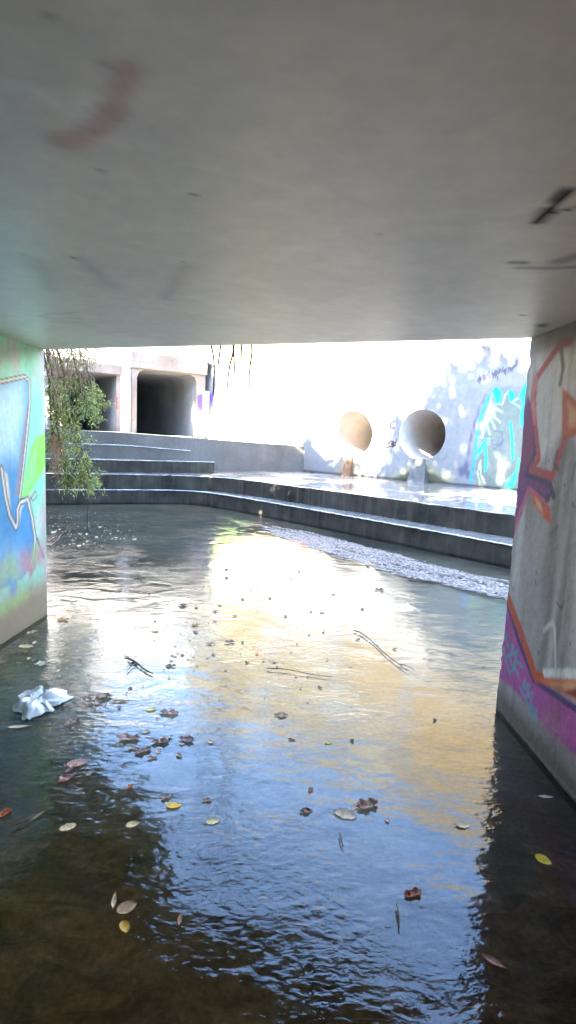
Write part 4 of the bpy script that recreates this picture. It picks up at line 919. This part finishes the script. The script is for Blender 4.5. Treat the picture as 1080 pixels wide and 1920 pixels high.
LV = [  # px, py, length px, colour, kind, curl, angle, label
 (326, 1511, 30, 'd0b030', 'oval', .15, 10, 'bright yellow oval leaf floating on the blue sky reflection'),
 (214, 1690, 34, 'c8b693', 'long', .9, 100, 'pale beige curled leaf standing up beside the round tan leaf'),
 (238, 1703, 36, 'a58e6c', 'oval', .35, 40, 'large round tan leaf in the lowest cluster on the dark bed'),
 (234, 1740, 28, 'c9a648', 'oval', .7, -60, 'folded golden leaf below the round tan leaf'),
 (337, 1725, 30, 'a07a6a', 'long', .8, 95, 'narrow reddish leaf standing on edge at the dark water margin'),
 (128, 1552, 30, 'd6c098', 'lobed', .3, 30, 'ragged cream leaf on dark water left of the cream oval leaf'),
 (249, 1547, 26, 'cdb88c', 'oval', .4, 35, 'small cream oval leaf below the little orange leaf'),
 (399, 1541, 26, 'd8cd9a', 'lobed', .3, 20, 'pale yellow ragged leaf on rippled blue water'),
 (8, 1527, 28, 'b5603a', 'crumpled', .6, 60, 'orange brown curled leaf at the far left edge of the pool'),
 (70, 1531, 32, 'b9a98a', 'long', .5, 50, 'thin pale leaf with a long stalk near the left edge'),
 (243, 1477, 18, 'b86838', 'crumpled', .5, 70, 'little orange leaf alone on dark brown water'),
 (145, 1432, 38, 'b58e80', 'oval', .25, 10, 'broad pinkish tan leaf at the head of the left leaf clump'),
 (124, 1462, 36, 'a88276', 'crumpled', .6, 45, 'crumpled pinkish leaf under the broad tan leaf'),
 (168, 1452, 18, 'b8a68e', 'crumpled', .4, 80, 'small grey tan leaf right of the pinkish clump'),
 (149, 1481, 16, 'b39c80', 'long', .4, 40, 'small slim tan leaf below the pinkish clump'),
 (310, 1498, 18, 'b98f7c', 'crumpled', .5, 30, 'small pink leaf touching the bright yellow oval leaf'),
 (388, 1502, 18, 'a5776c', 'crumpled', .6, 10, 'small pink brown leaf above the pale yellow ragged leaf'),
 (582, 1482, 16, '8f6440', 'crumpled', .5, 60, 'small brown leaf high on the deep blue reflection'),
 (574, 1522, 26, '7a5442', 'crumpled', .6, 15, 'dark brown crumpled leaf below the small brown one on blue water'),
 (648, 1528, 44, 'bfb39c', 'lobed', .35, -20, 'broad grey beige leaf with ragged edge on blue water'),
 (688, 1512, 46, '9a7a68', 'crumpled', .8, 25, 'curled brown leaf leaning on the broad beige leaf'),
 (774, 1678, 34, '8a4632', 'crumpled', .6, 20, 'red brown crumpled leaf floating alone low on the blue reflection'),
 (1018, 1613, 28, 'c4b23a', 'oval', .3, -40, 'yellow leaf on the black water beside the right wall'),
 (926, 1804, 42, 'a87c78', 'long', .5, -35, 'pink slender leaf in the dark lower right corner'),
 (868, 1548, 28, 'd2c39a', 'lobed', .3, 10, 'cream leaf where the bright reflection meets the dark right water'),
 (1024, 1495, 28, 'c0aca4', 'long', .4, -5, 'pale leaf with long stalk below the waterline of the right wall'),
 (118, 1163, 24, 'b87a3c', 'crumpled', .4, 10, 'orange leaf just outside the foot of the left wall'),
 (60, 1187, 22, 'a88e68', 'crumpled', .4, 50, 'tan scrap of leaf nearest the left wall waterline'),
 (49, 1213, 28, 'b39a6c', 'lobed', .3, 5, 'ragged tan leaf floating parallel to the left wall'),
 (3, 1242, 18, '8d7262', 'oval', .3, 5, 'brown leaf cut off by the left edge below the wall'),
 (78, 1246, 28, 'b8a684', 'crumpled', .4, 20, 'pale crumpled leaf above the white plastic bag'),
 (82, 1275, 18, '9c8a6c', 'long', .4, 30, 'small slim leaf directly above the white plastic bag'),
 (36, 1364, 40, 'c9b69a', 'long', .5, 25, 'long cream leaf left below the white plastic bag'),
 (136, 1355, 32, '8e7460', 'crumpled', .7, 40, 'curly brown leaf right below the white plastic bag'),
 (318, 1338, 38, 'ab8578', 'crumpled', .6, 0, 'pinkish crumpled leaf beside the small yellow leaf on blue water'),
 (283, 1331, 22, 'cdbb6e', 'oval', .3, 10, 'small yellow leaf left of the pinkish crumpled leaf'),
 (190, 1308, 42, 'a08574', 'crumpled', .6, 10, 'brown shrivelled leaf at the left end of the upper debris line'),
 (230, 1316, 36, '967868', 'long', .8, 5, 'rolled brown leaf at the right end of the upper debris line'),
 (240, 1386, 46, 'a5877a', 'crumpled', .6, 5, 'largest pinkish leaf of the debris raft at mid left'),
 (268, 1410, 34, '967870', 'crumpled', .7, 40, 'drooping pink brown leaf below the debris raft'),
 (300, 1393, 34, '8a6c66', 'crumpled', .7, 15, 'dark pink leaf in the middle of the debris raft'),
 (350, 1389, 34, '94767a', 'crumpled', .7, -15, 'mauve curled leaf at the right end of the debris raft'),
 (527, 1342, 28, '8a6a4c', 'crumpled', .4, 0, 'brown leaf on the slanting edge between cream and blue water'),
 (343, 1136, 22, '4a3a2a', 'crumpled', .4, 0, 'dark brown leaf, largest on the upper left cream reflection'),
 (365, 1173, 18, '8a6030', 'crumpled', .4, 20, 'orange brown leaf below the largest dark leaf'),
 (482, 1227, 12, 'a5622c', 'lobed', .4, 80, 'tiny orange leaf alone on the beige reflection'),
 (712, 1107, 22, '3c3024', 'crumpled', .4, 0, 'dark leaf floating near the foam band at upper right'),
 (616, 1393, 16, 'b8a050', 'oval', .3, 20, 'small yellow leaf on sparkling water in the middle'),
 (250, 1245, 20, '6a5240', 'crumpled', .5, 30, 'brown leaf caught on the forked stick'),
 (292, 1184, 16, '9c8a58', 'oval', .3, 10, 'small olive leaf on the cream reflection at left'),
 (395, 1208, 20, '7c6048', 'crumpled', .4, 10, 'brown leaf on the matted debris at centre left'),
 (320, 1250, 22, '75604e', 'crumpled', .5, 0, 'dull brown leaf at the left end of the matted debris'),
 (430, 1205, 22, '5c4a3a', 'crumpled', .4, 10, 'dark brown leaf at the right end of the matted debris'),
]
HSC = H
def place_leaf(i, px, py, lpx, col, kind, curl, ang, label, group='leaves floating on the pool'):
    p = at(px, py); dist = np.linalg.norm(p-EYE); ln = lpx*dist/FPX*.86
    o = leaf_mesh(ln, ln*(.72 if kind != 'long' else .62), col, kind, curl, i+11).build('floating_leaf', M_leaf, smooth=True)
    o.location = (p[0], p[1], .002); o.rotation_euler = (rng.normal(0, .06), rng.normal(0, .06), R(ang)); o.data.name = 'floating_leaf'
    tag(o, label, 'leaf', group); return o
for i, L_ in enumerate(LV): place_leaf(i, *L_)
small = [(625, 1115), (680, 1142), (583, 1148), (604, 1150), (506, 1123), (440, 1156), (404, 1147), (367, 1186), (455, 1124), (425, 1084), (385, 1052), (470, 1108), (424, 1068), (412, 1136), (403, 1166), (462, 1243), (455, 1205), (545, 1085), (690, 1064), (200, 1077), (225, 1108), (172, 1060), (280, 1115), (560, 1072), (815, 1352), (670, 1200), (740, 1218), (600, 1290), (547, 1388), (660, 1390)]
for i, (x, y) in enumerate(small):
    place_leaf(100+i, x, y, rng.uniform(9, 15), random.choice(['4a3a2a', '3c3024', '5c4834']), 'crumpled', .5, rng.uniform(0, 180), 'small dark leaf scrap drifting on the bright middle of the pool', 'dark leaf scraps on the bright water')

_n = 200
def clump(cx, cy, sx, sy, n, cols, label, group, lo=7, hi=20):
    global _n
    for _ in range(n):
        place_leaf(_n, cx+rng.normal(0, sx), cy+rng.normal(0, sy), rng.uniform(lo, hi), random.choice(cols), random.choice(['crumpled', 'crumpled', 'lobed', 'oval', 'long']), rng.uniform(.3, .9), rng.uniform(0, 360), label, group); _n += 1
pk = ['b99a8c', 'a5877a', '8e7064', 'c7b09c', 'd0bfa8']
clump(270, 1398, 50, 10, 14, pk, 'small pinkish leaf scrap matted into the debris raft at mid left', 'scraps of the debris raft', 9, 22)
clump(205, 1314, 28, 7, 9, pk, 'small brown leaf scrap caught in the upper debris line', 'scraps of the upper debris line', 9, 20)
clump(340, 1240, 55, 10, 14, ['7c6a54', '9a866c', 'b7a78a', '5c4c3a'], 'small dull leaf scrap in the matted drift at centre left', 'scraps of the centre left drift', 6, 14)
clump(140, 1450, 14, 22, 7, pk, 'small tan leaf scrap around the pinkish leaf clump at left', 'scraps of the left leaf clump', 8, 18)
clump(670, 1518, 22, 8, 6, pk, 'small curled leaf scrap against the broad beige leaf', 'scraps by the broad beige leaf', 8, 18)
clump(60, 1215, 28, 26, 6, ['b39a6c', '9c845c', 'c9b48a'], 'small tan leaf scrap drifting along the foot of the left wall', 'scraps by the left wall', 8, 16)
clump(160, 1010, 60, 12, 14, ['c9b48a', 'b5a07a', 'd8cdb0'], 'small pale leaf scrap in the scum by the hanging bush', 'scraps below the hanging bush', 7, 13)
clump(520, 1180, 130, 60, 18, ['4a3a2a', '5c4834', '7c6a54'], 'small dark leaf scrap drifting on the bright middle of the pool', 'dark leaf scraps on the bright water', 6, 12)
# sticks
def stick(name, pix, r0, r1, label, z=.012, twig=None, col=(.12, .10, .08)):
    pp = chaikin([np.array([*at(x, y)[:2], z+.004*math.sin(i*2)]) for i, (x, y) in enumerate(pix)], 2); m = MB(); m.tube(pp, r0, r1, 6)
    for t in (twig or []): m.tube(chaikin([np.array([*at(x, y)[:2], z]) for x, y in t], 1), r1, r1*.5, 5)
    tag(m.build(name, M_twig, loc=pp[0]), label, 'stick')
stick('floating_stick', [(664, 1185), (678, 1190), (700, 1207), (725, 1232), (752, 1252)], .0055, .003, 'long bent stick with forked tip floating on the cream reflection', twig=[[(748, 1248), (765, 1252), (778, 1262)], [(752, 1252), (764, 1262)]])
stick('floating_stick', [(500, 1256), (540, 1259), (580, 1267), (622, 1272)], .003, .002, 'faint straight stick lying left of the long bent stick')
stick('floating_stick', [(240, 1238), (256, 1246), (270, 1258), (286, 1266)], .006, .004, 'short forked stick with a brown leaf at left centre', twig=[[(256, 1246), (246, 1252), (238, 1262)]])
stick('floating_stick', [(636, 1568), (639, 1580), (643, 1592)], .003, .002, 'thin pale stalk on the blue water under the broad beige leaf')
stick('floating_stick', [(743, 1702), (747, 1720), (748, 1744)], .003, .002, 'thin upright pale stalk below the red brown leaf')
stick('floating_stick', [(92, 1025), (105, 1018), (115, 1003)], .007, .004, 'grey twig poking from the water by the left wall end')
stick('floating_stick', [(20, 1556), (48, 1545), (66, 1530)], .004, .002, 'dark thin stick trailing from the thin pale leaf')

# crumpled white plastic bag
def bag():
    r = np.random.default_rng(5); p0 = at(75, 1316); m = MB(); nu, nv = 34, 26
    dist = np.linalg.norm(p0-EYE); w_ = 78*dist/FPX; V = []
    nu, nv = 46, 36
    lines = [(r.uniform(0, math.pi), r.uniform(-.35, .35), r.uniform(.012, .034)) for _ in range(13)]
    for i in range(nu):
        for j in range(nv):
            u = i/(nu-1)-.5; v = j/(nv-1)-.5; rr = math.hypot(u, v)*2; th = math.atan2(v, u)
            edge = 1+.16*math.sin(3*th+1)+.10*math.sin(7*th+2)+.06*math.sin(12*th)
            hgt = sum(a*max(0, 1-abs(u*math.cos(t)+v*math.sin(t)-c)*7) for t, c, a in lines)*max(0, 1-rr**3)
            lobe = .055*math.exp(-((u-.14)**2+(v-.05)**2)/.035)+.03*math.exp(-((u+.26)**2+(v+.08)**2)/.02)
            V.append((u*w_*edge+.06*w_*math.sin(9*v), v*w_*1.25*edge, .004+hgt*.55+.65*lobe*max(0, 1-rr**2)+r.normal()*.0015))
    f = [(i*nv+j, (i+1)*nv+j, (i+1)*nv+j+1, i*nv+j+1) for i in range(nu-1) for j in range(nv-1) if math.hypot((i+.5)/(nu-1)-.5, (j+.5)/(nv-1)-.5) < .5]
    m.add(V, f, 0, hx('b9bab2'))
    mt, nt, b_ = mat('thin_plastic'); b_.inputs['Base Color'].default_value = (.72, .74, .71, 1); b_.inputs['Roughness'].default_value = .3
    n1 = noise(nt, 22, 4, .6, geo(nt)); nt.links.new(ramp(nt, n1, [(.3, (.45, .45, .41)), (.7, (.58, .57, .52))]), b_.inputs['Base Color'])
    o = m.build('plastic_bag', mt, smooth=True); o.location = (p0[0], p0[1], 0); o.rotation_euler = (0, 0, R(15))
    tag(o, 'crumpled white plastic bag floating near the left wall', 'bag')
bag()
